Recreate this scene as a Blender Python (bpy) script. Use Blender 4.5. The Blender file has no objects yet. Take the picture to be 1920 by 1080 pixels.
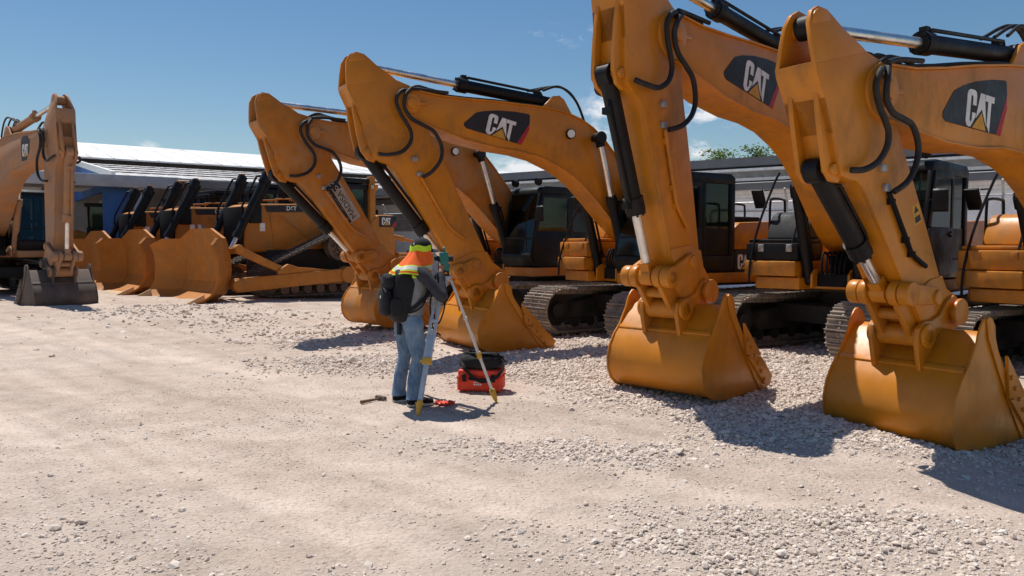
import bpy, bmesh, math, random
import numpy as np
from mathutils import Vector, Matrix, noise as mnoise
random.seed(7); RNG = np.random.default_rng(11)
R = math.radians
sc = bpy.context.scene
COL = sc.collection
F_PX, HOR, CAM_H = 1450.0, 460.0, 1.66

def at(u, v, d=None, z=0.0):
    """point on the ground (or at depth d) seen at photo pixel u, v"""
    if d is None: d = (CAM_H - z) * F_PX / (v - HOR)
    return Vector(((u - 960) / F_PX * d, d, CAM_H - (v - HOR) / F_PX * d))

# ------------------------------------------------------------------ ground height
def sstep(a, b, x):
    t = np.clip((x - a) / (b - a), 0, 1); return t * t * (3 - 2 * t)
def ground_np(x, y):
    x = np.asarray(x, float); y = np.asarray(y, float)
    z = .24 * sstep(2, 8, -x) * sstep(11, 17, y)
    z = z - .20 * sstep(2.6, 4.4, x) * sstep(9.4, 7.4, y)
    return z
def gz(x, y): return float(ground_np(x, y))

# ------------------------------------------------------------------ materials
def new_mat(name):
    m = bpy.data.materials.new(name); m.use_nodes = True
    nt = m.node_tree; nt.nodes.clear()
    out = nt.nodes.new('ShaderNodeOutputMaterial')
    return m, nt, out
def noise_node(nt, scale, detail=4, rough=.55, coord='Object', dims=None):
    tc = nt.nodes.new('ShaderNodeTexCoord')
    n = nt.nodes.new('ShaderNodeTexNoise'); n.inputs['Scale'].default_value = scale
    n.inputs['Detail'].default_value = detail; n.inputs['Roughness'].default_value = rough
    if dims:
        mp = nt.nodes.new('ShaderNodeMapping'); mp.inputs['Scale'].default_value = dims
        nt.links.new(tc.outputs[coord], mp.inputs['Vector']); nt.links.new(mp.outputs['Vector'], n.inputs['Vector'])
    else: nt.links.new(tc.outputs[coord], n.inputs['Vector'])
    return n
def ramp(nt, src, stops):
    r = nt.nodes.new('ShaderNodeValToRGB')
    e = r.color_ramp.elements
    while len(e) > 1: e.remove(e[-1])
    e[0].position = stops[0][0]; e[0].color = (*stops[0][1], 1)
    for p, c in stops[1:]:
        k = e.new(p); k.color = (*c, 1)
    nt.links.new(src, r.inputs['Fac']); return r
def paint(name, base, dirt, rough=.4, dirt_amt=(.5, .72), scale=2.2, metallic=0, bump=.0, streak=True, coat=0, fine=(.85, 1.1), spec=.5):
    """painted or bare surface: base colour, patches of dirt, slight tone variation and roughness variation"""
    m, nt, out = new_mat(name)
    p = nt.nodes.new('ShaderNodeBsdfPrincipled'); nt.links.new(p.outputs[0], out.inputs[0])
    p.inputs['Metallic'].default_value = metallic
    p.inputs['Specular IOR Level'].default_value = spec
    if coat: p.inputs['Coat Weight'].default_value = coat; p.inputs['Coat Roughness'].default_value = .25
    n1 = noise_node(nt, scale, 6, .62)
    n2 = noise_node(nt, scale * 9, 4, .6, dims=(1, 1, .35) if streak else None)
    mx = nt.nodes.new('ShaderNodeMath'); mx.operation = 'ADD'
    sc2 = nt.nodes.new('ShaderNodeMath'); sc2.operation = 'MULTIPLY'; sc2.inputs[1].default_value = .35
    nt.links.new(n2.outputs['Fac'], sc2.inputs[0]); nt.links.new(n1.outputs['Fac'], mx.inputs[0]); nt.links.new(sc2.outputs[0], mx.inputs[1])
    mask = ramp(nt, mx.outputs[0], [(dirt_amt[0] + .12, (0, 0, 0)), (dirt_amt[1] + .2, (1, 1, 1))])
    n3 = noise_node(nt, scale * 3, 3)
    tone = ramp(nt, n3.outputs['Fac'], [(.3, tuple(c * fine[0] for c in base)), (.7, tuple(c * fine[1] for c in base))])
    mix = nt.nodes.new('ShaderNodeMix'); mix.data_type = 'RGBA'
    nt.links.new(mask.outputs['Color'], mix.inputs['Factor']); nt.links.new(tone.outputs['Color'], mix.inputs['A'])
    mix.inputs['B'].default_value = (*dirt, 1)
    nt.links.new(mix.outputs['Result'], p.inputs['Base Color'])
    rr = ramp(nt, mx.outputs[0], [(.45, (rough,) * 3), (.85, (min(1, rough + .35),) * 3)])
    nt.links.new(rr.outputs['Color'], p.inputs['Roughness'])
    if bump:
        b = nt.nodes.new('ShaderNodeBump'); b.inputs['Strength'].default_value = bump; b.inputs['Distance'].default_value = .02
        nt.links.new(n2.outputs['Fac'], b.inputs['Height']); nt.links.new(b.outputs[0], p.inputs['Normal'])
    return m
M = {}
M['yellow'] = paint('machine_yellow', (.59, .206, .008), (.24, .115, .032), .22, (.56, .90), 1.1, bump=.04, fine=(.88, 1.06), coat=.10, spec=.4)
M['yellow_dusty'] = paint('dusty_yellow', (.49, .165, .008), (.38, .26, .15), .5, (.5, .85), 1.6, bump=.05)
M['yellow_dozer'] = paint('dozer_yellow', (.48, .162, .010), (.36, .18, .06), .46, (.5, .85), 1.4, bump=.05)
M['yellow_worn'] = paint('worn_rusty_yellow', (.44, .19, .06), (.34, .21, .14), .62, (.38, .66), 1.8, bump=.12)
M['rust_dark'] = paint('dark_rusty_steel', (.13, .085, .065), (.24, .17, .12), .7, (.45, .75), 2.5, bump=.2)
M['bucket_worn'] = paint('scraped_bucket_steel', (.075, .056, .048), (.16, .12, .095), .62, (.36, .66), 2.2, bump=.2)
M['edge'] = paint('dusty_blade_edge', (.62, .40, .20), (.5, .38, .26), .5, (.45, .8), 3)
M['black'] = paint('black_paint', (.006, .006, .007), (.028, .024, .021), .32, (.66, .98), 2, bump=.02, spec=.28)
M['black_matt'] = paint('matt_black', (.007, .007, .007), (.03, .026, .022), .6, (.6, .95), 2, spec=.25)
M['rubber'] = paint('black_rubber_hose', (.010, .009, .009), (.06, .05, .042), .5, (.55, .9), 4)
M['panel_grey'] = paint('dark_grey_panel', (.016, .0165, .019), (.05, .045, .04), .5, (.55, .9), 2)
M['track'] = paint('dusty_track_steel', (.20, .165, .135), (.42, .34, .27), .62, (.35, .7), 3.0, bump=.15)
M['track_dark'] = paint('dark_track_steel', (.075, .068, .062), (.20, .165, .135), .62, (.4, .75), 3.0, bump=.15)
M['under'] = paint('greasy_undercarriage', (.018, .016, .015), (.06, .05, .04), .6, (.5, .85), 2.5, bump=.1)
M['chrome'] = paint('chromed_rod', (.75, .74, .72), (.5, .45, .4), .16, (.7, 1.0), 3, metallic=1)
M['steel'] = paint('bare_steel', (.45, .43, .41), (.25, .21, .18), .4, (.5, .85), 4, metallic=.8)
M['white'] = paint('white_paint', (.78, .77, .74), (.55, .5, .45), .5, (.6, .95), 3)
M['cream'] = paint('cream_lamp_lens', (.8, .78, .7), (.5, .45, .4), .2, (.7, 1), 3)
M['logo_white'] = paint('white_vinyl', (.76, .74, .71), (.5, .46, .42), .5, (.65, 1), 3)
M['logo_black'] = paint('black_vinyl', (.014, .013, .016), (.04, .035, .03), .4, (.6, 1), 2)
M['logo_red'] = paint('red_vinyl', (.42, .02, .03), (.3, .1, .05), .45, (.65, 1), 3)
M['logo_yellow'] = paint('yellow_vinyl', (.62, .30, .03), (.4, .2, .06), .45, (.65, 1), 3)
M['sticker'] = paint('weathered_white_sticker', (.40, .37, .33), (.3, .22, .14), .6, (.5, .85), 6)
M['seat'] = paint('seat_fabric', (.018, .018, .018), (.03, .03, .03), .8)
M['roof_white'] = paint('white_metal_roof', (.80, .78, .76), (.55, .5, .46), .45, (.55, .95), .25)
M['roof_grey'] = paint('aged_sheet_roof', (.62, .59, .57), (.42, .38, .35), .55, (.45, .85), .5)
M['roof_line'] = paint('dark_lap_line', (.09, .08, .08), (.15, .13, .12), .7)
M['wall_white'] = paint('limewashed_wall', (.88, .89, .93), (.74, .74, .77), .75, (.5, .85), .7, bump=.03)
M['wall_grey'] = paint('grey_wall', (.40, .39, .38), (.3, .28, .26), .75, (.5, .85), .6)
M['blue'] = paint('blue_wall', (.055, .16, .42), (.12, .17, .3), .6, (.55, .9), .8)
M['beam'] = paint('pale_grey_beam', (.50, .52, .54), (.36, .35, .34), .5, (.55, .9), 1)
M['dark_roof'] = paint('dark_grey_fascia', (.16, .165, .18), (.2, .19, .18), .6, (.5, .9), .6)
M['louvre'] = paint('grey_louvre', (.30, .30, .30), (.2, .19, .18), .55)
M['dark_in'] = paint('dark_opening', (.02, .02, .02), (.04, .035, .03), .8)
M['galv'] = paint('galvanised_wire', (.42, .42, .42), (.3, .28, .26), .4, metallic=.7)
M['concrete'] = paint('pale_concrete', (.55, .52, .48), (.42, .38, .34), .8, (.45, .8), 1.5, bump=.05)
M['skin'] = paint('brown_skin', (.34, .17, .105), (.36, .19, .12), .55, (.6, .95), 8)
M['jeans'] = paint('faded_denim', (.085, .16, .27), (.28, .37, .46), .85, (.42, .74), 4.5, bump=.06, streak=True)
M['shirt'] = paint('dark_grey_shirt', (.035, .034, .042), (.05, .05, .055), .85, (.5, .9), 4, bump=.04)
M['vest'] = paint('grey_vest_cloth', (.25, .255, .26), (.16, .16, .16), .8, (.5, .85), 5, bump=.04)
M['lime'] = paint('lime_fluorescent_cloth', (.55, .80, .03), (.5, .7, .08), .7, (.65, 1), 6)
M['orange'] = paint('orange_fluorescent_cloth', (.95, .14, .012), (.85, .15, .03), .7, (.65, 1), 6)
M['reflect'] = paint('silver_reflective_tape', (.55, .54, .50), (.42, .41, .38), .4, (.55, .9), 6)
M['bag'] = paint('black_nylon', (.008, .008, .010), (.022, .021, .024), .7, (.55, .9), 6, bump=.1)
M['sole'] = paint('offwhite_sole', (.6, .56, .5), (.4, .35, .3), .6)
M['cap'] = paint('black_cap_cloth', (.012, .012, .014), (.03, .03, .03), .8)
M['case'] = paint('orange_red_plastic', (.78, .055, .018), (.55, .08, .03), .42, (.62, .95), 5)
M['teal'] = paint('teal_instrument', (.012, .17, .145), (.03, .13, .11), .4)
M['tripod_blue'] = paint('pale_blue_aluminium', (.34, .42, .52), (.4, .42, .44), .4, (.55, .9), 6)
M['tripod_white'] = paint('offwhite_aluminium', (.68, .66, .62), (.5, .46, .4), .4, (.6, .95), 6)
M['tripod_yellow'] = paint('yellow_casting', (.60, .34, .03), (.4, .25, .08), .5, (.55, .9), 8)
M['wood'] = paint('worn_hammer_wood', (.19, .11, .055), (.12, .075, .04), .7, (.5, .8), 12)
M['bark'] = paint('tree_bark', (.16, .12, .09), (.1, .08, .06), .9, bump=.3)

def glass_mat(name, tint, gloss=.16, alpha=.75):
    m, nt, out = new_mat(name)
    t = nt.nodes.new('ShaderNodeBsdfTransparent'); t.inputs[0].default_value = (*tint, 1)
    g = nt.nodes.new('ShaderNodeBsdfGlossy'); g.inputs['Roughness'].default_value = .06; g.inputs[0].default_value = (.8, .9, .9, 1)
    fr = nt.nodes.new('ShaderNodeFresnel'); fr.inputs['IOR'].default_value = 1.5
    mx = nt.nodes.new('ShaderNodeMixShader')
    nt.links.new(fr.outputs[0], mx.inputs[0]); nt.links.new(t.outputs[0], mx.inputs[1]); nt.links.new(g.outputs[0], mx.inputs[2])
    nt.links.new(mx.outputs[0], out.inputs[0]); return m
M['glass'] = glass_mat('tinted_cab_glass', (.50, .60, .56))

def leaf_mat():
    m, nt, out = new_mat('tree_leaves')
    p = nt.nodes.new('ShaderNodeBsdfPrincipled'); p.inputs['Roughness'].default_value = .5
    n = noise_node(nt, 1.3, 3)
    r = ramp(nt, n.outputs['Fac'], [(.3, (.035, .075, .015)), (.7, (.10, .15, .03))])
    nt.links.new(r.outputs[0], p.inputs['Base Color'])
    tr = nt.nodes.new('ShaderNodeBsdfTranslucent'); tr.inputs[0].default_value = (.16, .22, .03, 1)
    mx = nt.nodes.new('ShaderNodeMixShader'); mx.inputs[0].default_value = .35
    nt.links.new(p.outputs[0], mx.inputs[1]); nt.links.new(tr.outputs[0], mx.inputs[2]); nt.links.new(mx.outputs[0], out.inputs[0])
    return m
M['leaf'] = leaf_mat()

def ground_mat():
    m, nt, out = new_mat('crushed_limestone_ground')
    p = nt.nodes.new('ShaderNodeBsdfPrincipled'); p.inputs['Roughness'].default_value = .92; p.inputs['Specular IOR Level'].default_value = .15
    nt.links.new(p.outputs[0], out.inputs[0])
    big = noise_node(nt, .35, 5, .6, 'Object', (1, 1.6, 1))
    mid = noise_node(nt, 2.6, 6, .65, 'Object')
    fine = noise_node(nt, 38, 5, .7, 'Object')
    a = nt.nodes.new('ShaderNodeAttribute'); a.attribute_name = 'gravel'
    c1 = ramp(nt, big.outputs['Fac'], [(.32, (0.536, 0.420, 0.339)), (.55, (0.624, 0.504, 0.418)), (.72, (0.663, 0.551, 0.466))])
    c2 = ramp(nt, mid.outputs['Fac'], [(.3, (.80, .78, .76)), (.55, (1, 1, 1)), (.75, (1.08, 1.07, 1.05))])
    mu = nt.nodes.new('ShaderNodeMix'); mu.data_type = 'RGBA'; mu.blend_type = 'MULTIPLY'; mu.inputs['Factor'].default_value = 1
    nt.links.new(c1.outputs[0], mu.inputs['A']); nt.links.new(c2.outputs[0], mu.inputs['B'])
    c3 = ramp(nt, fine.outputs['Fac'], [(.36, (.62, .59, .56)), (.47, (1, 1, 1)), (.7, (1.07, 1.06, 1.05))])
    mu2 = nt.nodes.new('ShaderNodeMix'); mu2.data_type = 'RGBA'; mu2.blend_type = 'MULTIPLY'; mu2.inputs['Factor'].default_value = .85
    nt.links.new(mu.outputs['Result'], mu2.inputs['A']); nt.links.new(c3.outputs[0], mu2.inputs['B'])
    tcs = nt.nodes.new('ShaderNodeTexCoord'); m1 = nt.nodes.new('ShaderNodeMapping'); m1.inputs['Rotation'].default_value = (0, 0, R(44)); m2 = nt.nodes.new('ShaderNodeMapping'); m2.inputs['Scale'].default_value = (.10, 1.25, 1)
    sn = nt.nodes.new('ShaderNodeTexNoise'); sn.inputs['Scale'].default_value = 1.6; sn.inputs['Detail'].default_value = 7; sn.inputs['Roughness'].default_value = .6
    nt.links.new(tcs.outputs['Object'], m1.inputs[0]); nt.links.new(m1.outputs[0], m2.inputs[0]); nt.links.new(m2.outputs[0], sn.inputs['Vector'])
    cs_ = ramp(nt, sn.outputs['Fac'], [(.36, (.90, .885, .87)), (.48, (1.02, 1.02, 1.02)), (.62, (1.12, 1.11, 1.10))])
    mu3 = nt.nodes.new('ShaderNodeMix'); mu3.data_type = 'RGBA'; mu3.blend_type = 'MULTIPLY'; mu3.inputs['Factor'].default_value = 1
    nt.links.new(mu2.outputs['Result'], mu3.inputs['A']); nt.links.new(cs_.outputs[0], mu3.inputs['B']); mu2 = mu3
    at_ = nt.nodes.new('ShaderNodeAttribute'); at_.attribute_name = 'wheel_track'
    ct_ = ramp(nt, at_.outputs['Fac'], [(0, (.97, .97, .97)), (1, (1.10, 1.10, 1.10))])
    mu4 = nt.nodes.new('ShaderNodeMix'); mu4.data_type = 'RGBA'; mu4.blend_type = 'MULTIPLY'; mu4.inputs['Factor'].default_value = 1
    nt.links.new(mu2.outputs['Result'], mu4.inputs['A']); nt.links.new(ct_.outputs[0], mu4.inputs['B']); mu2 = mu4
    mg = nt.nodes.new('ShaderNodeMix'); mg.data_type = 'RGBA'
    nt.links.new(a.outputs['Fac'], mg.inputs['Factor']); nt.links.new(mu2.outputs['Result'], mg.inputs['A']); mg.inputs['B'].default_value = (.55, .45, .37, 1)
    nt.links.new(mg.outputs['Result'], p.inputs['Base Color'])
    vor = nt.nodes.new('ShaderNodeTexVoronoi'); vor.inputs['Scale'].default_value = 26
    tc = nt.nodes.new('ShaderNodeTexCoord'); nt.links.new(tc.outputs['Object'], vor.inputs['Vector'])
    ad = nt.nodes.new('ShaderNodeMath'); ad.operation = 'ADD'
    nt.links.new(fine.outputs['Fac'], ad.inputs[0])
    vm = nt.nodes.new('ShaderNodeMath'); vm.operation = 'MULTIPLY'; vm.inputs[1].default_value = -.5
    nt.links.new(vor.outputs['Distance'], vm.inputs[0]); nt.links.new(vm.outputs[0], ad.inputs[1])
    ad2 = nt.nodes.new('ShaderNodeMath'); ad2.operation = 'ADD'
    nt.links.new(ad.outputs[0], ad2.inputs[0]); nt.links.new(mid.outputs['Fac'], ad2.inputs[1])
    b = nt.nodes.new('ShaderNodeBump'); b.inputs['Strength'].default_value = .75; b.inputs['Distance'].default_value = .03
    nt.links.new(ad2.outputs[0], b.inputs['Height']); nt.links.new(b.outputs[0], p.inputs['Normal'])
    return m
def stone_mat():
    m, nt, out = new_mat('crushed_limestone_pebbles')
    p = nt.nodes.new('ShaderNodeBsdfPrincipled'); p.inputs['Roughness'].default_value = .9; p.inputs['Specular IOR Level'].default_value = .2
    a = nt.nodes.new('ShaderNodeAttribute'); a.attribute_name = 'tint'
    r = ramp(nt, a.outputs['Fac'], [(0, (.50, .40, .325)), (.3, (.65, .535, .445)), (.7, (.75, .635, .54)), (1, (.85, .75, .66))])
    n = noise_node(nt, 60, 3)
    c = ramp(nt, n.outputs['Fac'], [(.3, (.82, .81, .8)), (.7, (1.05, 1.05, 1.05))])
    mu = nt.nodes.new('ShaderNodeMix'); mu.data_type = 'RGBA'; mu.blend_type = 'MULTIPLY'; mu.inputs['Factor'].default_value = 1
    nt.links.new(r.outputs[0], mu.inputs['A']); nt.links.new(c.outputs[0], mu.inputs['B'])
    nt.links.new(mu.outputs['Result'], p.inputs['Base Color']); nt.links.new(p.outputs[0], out.inputs[0])
    return m
M['ground'] = ground_mat(); M['stone'] = stone_mat()

# ------------------------------------------------------------------ mesh helpers
class MB:
    def __init__(s): s.v = []; s.f = []
    def add(s, vs, fs, mat=None):
        o = len(s.v)
        if mat is not None: vs = [mat @ Vector(p) for p in vs]
        s.v += [tuple(p) for p in vs]; s.f += [tuple(i + o for i in f) for f in fs]; return s
    def box(s, c, d, rot=None):
        x, y, z = d[0] / 2, d[1] / 2, d[2] / 2
        vs = [(-x, -y, -z), (x, -y, -z), (x, y, -z), (-x, y, -z), (-x, -y, z), (x, -y, z), (x, y, z), (-x, y, z)]
        m = Matrix.Translation(c)
        if rot is not None: m = m @ rot
        return s.add(vs, [(0, 3, 2, 1), (4, 5, 6, 7), (0, 1, 5, 4), (1, 2, 6, 5), (2, 3, 7, 6), (3, 0, 4, 7)], m)
    def bar(s, p0, p1, w, h, up=(0, 0, 1)):
        p0, p1 = Vector(p0), Vector(p1); d = (p1 - p0); L = d.length; x = d / L
        y = Vector(up).cross(x)
        if y.length < 1e-5: y = Vector((0, 1, 0)).cross(x)
        y.normalize(); z = x.cross(y)
        m = Matrix((x, y, z)).transposed()
        return s.box((p0 + p1) / 2, (L, w, h), m.to_4x4())
    def prism(s, pts, y0, y1, mat=None):
        """polygon in the x-z plane extruded along y"""
        n = len(pts)
        vs = [(p[0], y0, p[1]) for p in pts] + [(p[0], y1, p[1]) for p in pts]
        fs = [tuple(range(n)), tuple(range(2 * n - 1, n - 1, -1))]
        fs += [(i, i + n, (i + 1) % n + n, (i + 1) % n) for i in range(n)]
        return s.add(vs, fs, mat)
    def prismz(s, pts, z0, z1, mat=None):
        n = len(pts)
        vs = [(p[0], p[1], z0) for p in pts] + [(p[0], p[1], z1) for p in pts]
        fs = [tuple(range(n - 1, -1, -1)), tuple(range(n, 2 * n))]
        fs += [(i, (i + 1) % n, (i + 1) % n + n, i + n) for i in range(n)]
        return s.add(vs, fs, mat)
    def strip(s, path, y0, y1, t):
        """plate of thickness t following an x-z path, from y0 to y1"""
        P = [Vector((p[0], p[1])) for p in path]; n = len(P); Q = []
        for i in range(n):
            a = P[max(i - 1, 0)]; b = P[min(i + 1, n - 1)]; d = (b - a).normalized()
            Q.append(P[i] + Vector((-d.y, d.x)) * t)
        poly = [tuple(p) for p in P] + [tuple(q) for q in reversed(Q)]
        # quads rather than one n-gon
        vs = [(p.x, y0, p.y) for p in P] + [(q.x, y0, q.y) for q in Q] + [(p.x, y1, p.y) for p in P] + [(q.x, y1, q.y) for q in Q]
        fs = []
        for i in range(n - 1):
            fs += [(i, i + 1, n + i + 1, n + i), (2 * n + i, 3 * n + i, 3 * n + i + 1, 2 * n + i + 1),
                   (i, 2 * n + i, 2 * n + i + 1, i + 1), (n + i, n + i + 1, 3 * n + i + 1, 3 * n + i)]
        fs += [(0, n, 3 * n, 2 * n), (n - 1, 3 * n - 1, 4 * n - 1, 2 * n - 1)]
        return s.add(vs, fs)
    def cyl(s, p0, p1, r, seg=16, r1=None):
        return s.tube([p0, p1], [r, r if r1 is None else r1], seg)
    def tube(s, path, r, seg=8, caps=True):
        P = [Vector(p) for p in path]; n = len(P)
        rs = r if isinstance(r, (list, tuple)) else [r] * n
        T = []
        for i in range(n):
            d = P[min(i + 1, n - 1)] - P[max(i - 1, 0)]; T.append(d.normalized())
        u = T[0].orthogonal().normalized(); vs = []
        for i in range(n):
            if i:
                q = T[i - 1].rotation_difference(T[i]); u = (q @ u); u = (u - T[i] * u.dot(T[i])).normalized()
            w = T[i].cross(u)
            for k in range(seg):
                a = 2 * math.pi * k / seg; vs.append(P[i] + (u * math.cos(a) + w * math.sin(a)) * rs[i])
        fs = []
        for i in range(n - 1):
            for k in range(seg):
                k2 = (k + 1) % seg; fs.append((i * seg + k, i * seg + k2, (i + 1) * seg + k2, (i + 1) * seg + k))
        if caps: fs += [tuple(range(seg - 1, -1, -1)), tuple((n - 1) * seg + k for k in range(seg))]
        return s.add(vs, fs)
    def loft(s, rings, caps=True, closed=True):
        n = len(rings[0]); vs = [p for r in rings for p in r]; fs = []
        for i in range(len(rings) - 1):
            for k in range(n if closed else n - 1):
                k2 = (k + 1) % n; fs.append((i * n + k, i * n + k2, (i + 1) * n + k2, (i + 1) * n + k))
        if caps and closed: fs += [tuple(range(n - 1, -1, -1)), tuple((len(rings) - 1) * n + k for k in range(n))]
        return s.add(vs, fs)
    def ball(s, c, r, seg=12, rings=8, sq=(1, 1, 1)):
        R_ = []
        for i in range(1, rings):
            t = math.pi * i / rings
            R_.append([(c[0] + r * sq[0] * math.sin(t) * math.cos(a), c[1] + r * sq[1] * math.sin(t) * math.sin(a), c[2] - r * sq[2] * math.cos(t)) for a in [2 * math.pi * k / seg for k in range(seg)]])
        return s.loft(R_)
    def build(s, name, mat, parent=None, bevel=0, seg=2, smooth=35, loc=None, mod=None):
        me = bpy.data.meshes.new(name); me.from_pydata(s.v, [], s.f)
        bm = bmesh.new(); bm.from_mesh(me)
        bmesh.ops.recalc_face_normals(bm, faces=bm.faces)
        if bevel:
            ed = [e for e in bm.edges if len(e.link_faces) == 2 and e.calc_face_angle(0) > R(32)]
            if ed: bmesh.ops.bevel(bm, geom=ed, offset=bevel, offset_type='OFFSET', segments=seg, profile=.5, affect='EDGES', clamp_overlap=True)
        bm.to_mesh(me); bm.free()
        if smooth is not None:
            me.polygons.foreach_set('use_smooth', [True] * len(me.polygons)); me.set_sharp_from_angle(angle=R(smooth))
        me.materials.append(mat if not isinstance(mat, str) else M[mat])
        o = bpy.data.objects.new(name, me); COL.objects.link(o)
        if parent is not None: o.parent = parent
        if loc is not None: o.location = loc
        return o
def thing(name, label, cat, loc=(0, 0, 0), rotz=0, group=None, scale=1):
    o = bpy.data.objects.new(name, None); COL.objects.link(o); o.location = loc; o.rotation_euler = (0, 0, rotz); o.scale = (scale,) * 3
    o.empty_display_size = .3
    tag(o, label, cat, group); return o
def tag(o, label, cat, group=None):
    o['label'] = label; o['category'] = cat
    if group: o['group'] = group
    return o
def arc(c, r, a0, a1, n):
    return [(c[0] + r * math.cos(R(a0 + (a1 - a0) * i / n)), c[1] + r * math.sin(R(a0 + (a1 - a0) * i / n))) for i in range(n + 1)]
def smooth_path(pts, n=6):
    P = [Vector(p) for p in pts]; out = []
    for i in range(len(P) - 1):
        a = P[max(i - 1, 0)]; b = P[i]; c = P[i + 1]; d = P[min(i + 2, len(P) - 1)]
        for k in range(n):
            t = k / n
            out.append(.5 * ((2 * b) + (c - a) * t + (2 * a - 5 * b + 4 * c - d) * t * t + (3 * b - a - 3 * c + d) * t ** 3))
    out.append(P[-1]); return out
def text_mesh(txt, size, depth=.003, bold=0.0):
    cu = bpy.data.curves.new('t', 'FONT'); cu.body = txt; cu.size = size; cu.extrude = depth; cu.offset = bold
    cu.align_x = 'CENTER'; cu.align_y = 'CENTER'
    ob = bpy.data.objects.new('t', cu); COL.objects.link(ob)
    dg = bpy.context.evaluated_depsgraph_get(); me = bpy.data.meshes.new_from_object(ob.evaluated_get(dg))
    vs = [tuple(v.co) for v in me.vertices]; fs = [tuple(p.vertices) for p in me.polygons]
    bpy.data.objects.remove(ob); bpy.data.curves.remove(cu); bpy.data.meshes.remove(me)
    return vs, fs
def frame(o, u, v):
    """matrix taking (u, v, normal) to 3-D"""
    u = Vector(u).normalized(); v = Vector(v); v = (v - u * v.dot(u)).normalized(); n = u.cross(v)
    m = Matrix((u, v, n)).transposed().to_4x4(); m.translation = Vector(o); return m
# the three letters of the maker's mark, height 1
LET_C = [(-.02, .14), (-.02, .86), (.03, .96), (.13, 1), (.34, 1), (.43, .96), (.47, .86), (.47, .60), (.29, .60), (.29, .81), (.26, .85), (.20, .85), (.17, .81), (.17, .19), (.20, .15), (.25, .15), (.29, .20), (.29, .40), (.47, .40), (.46, .30), (.26, .02), (.14, .0), (.05, .04)]
LET_A = [(.49, .27), (.66, .97), (.88, .97), (1.06, .14), (.78, .56)]
LET_T = [(.93, .97), (1.42, .97), (1.42, .80), (1.26, .80), (1.26, -.02), (1.10, .16), (1.10, .80), (.93, .80)]
TRI = [(.33, .0), (.78, .45), (1.07, 0)]
def logo_letters(m, h, parent, t=.004):
    mb = MB()
    for L in (LET_C, LET_A, LET_T):
        n = len(L)
        mb.add([(p[0] * h, p[1] * h, 0) for p in L] + [(p[0] * h, p[1] * h, t) for p in L],
               [tuple(range(n - 1, -1, -1)), tuple(range(n, 2 * n))] + [(i, (i + 1) % n, (i + 1) % n + n, i + n) for i in range(n)], m)
    mb.build('logo_letters', 'logo_white', parent, smooth=None)
    mb = MB(); L = TRI; n = 3
    mb.add([(p[0] * h, p[1] * h, 0) for p in L] + [(p[0] * h, p[1] * h, t) for p in L], [(2, 1, 0), (3, 4, 5), (0, 1, 4, 3), (1, 2, 5, 4), (2, 0, 3, 5)], m)
    mb.build('logo_triangle', 'logo_yellow', parent, smooth=None)
def cylinder(name, base, pin, frac, rb, rr, parent, mat='black', y_eye=.075, hoses=True, eye=None):
    """hydraulic cylinder: barrel with end collar, fittings and an eye; chromed rod as its child"""
    b, p = Vector(base), Vector(pin); d = (p - b); L = d.length; d /= L; g = b + d * (L * frac)
    mb = MB(); mb.cyl(b, g, rb, 20); mb.cyl(g - d * .16, g, rb * 1.22, 20); mb.cyl(g - d * .05, g + d * .025, rb * 1.08, 20)
    mb.cyl(b - Vector((0, y_eye, 0)), b + Vector((0, y_eye, 0)), rb * 1.25, 18)
    if hoses:
        n = d.cross(Vector((0, 1, 0))).normalized()
        if n.z < 0 and abs(d.z) < .8: n = -n
        off = n * (rb + .035) + Vector((0, .04, 0))
        mb.tube([b + d * .25 + off * .6, b + d * .3 + off, g - d * .15 + off, g - d * .09 + off * .6], .022, 8)
        for k in range(8):
            a = 2 * math.pi * k / 8; q = d.orthogonal().normalized(); q2 = d.cross(q)
            o = (q * math.cos(a) + q2 * math.sin(a)) * rb * 1.0; mb.cyl(g + o, g + o + d * .045, .014, 6)
        mb.box(b + d * .35 + n * (rb + .02), (.09, .09, .07)); mb.box(g - d * .1 + n * (rb * 1.2 + .02), (.08, .08, .06))
    c = mb.build(name, mat, parent)
    r = MB(); r.cyl(g, p - d * rb * .6, rr, 18); r.build('rod', 'chrome', c)
    e = MB(); e.cyl(p - Vector((0, y_eye, 0)), p + Vector((0, y_eye, 0)), rb * 1.1, 18); e.bar(p - d * rb * 1.9, p - d * .02, y_eye * 1.6, rb * 1.3)
    e.build('rod_eye', eye or mat, c)
    return c

# ------------------------------------------------------------------ excavator
P_B, H_B, F_B = Vector((5.40, 3.82)), Vector((3.85, 1.16)), Vector((.15, 1.75))
BOOM_TOP = [(5.30, 4.02), (4.9, 3.985), (4.4, 3.985), (3.87, 4.0), (3.15, 4.0), (2.75, 3.985), (2.45, 3.94), (2.2, 3.87), (1.95, 3.75), (1.7, 3.57), (1.45, 3.32), (1.2, 3.04), (.9, 2.68), (.6, 2.33), (.3, 1.99)]
BOOM_BOT = [(5.36, 3.60), (5.15, 3.55), (4.82, 3.46), (4.45, 3.36), (3.87, 3.27), (3.4, 3.24), (3.0, 3.17), (2.61, 3.03), (2.35, 2.9), (2.08, 2.71), (1.81, 2.47), (1.5, 2.17), (1.2, 1.92), (.9, 1.73), (.55, 1.6), (.22, 1.54)]
LOGO = [(4.48, 3.57), (4.475, 3.615), (4.26, 3.795), (4.1, 3.835), (3.85, 3.868), (3.55, 3.878), (3.27, 3.865), (3.245, 3.845), (3.245, 3.715), (3.50, 3.36), (4.43, 3.53)]
STRIPE = [(3.25, 3.70), (3.25, 3.60), (3.41, 3.34), (3.495, 3.36)]
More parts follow.
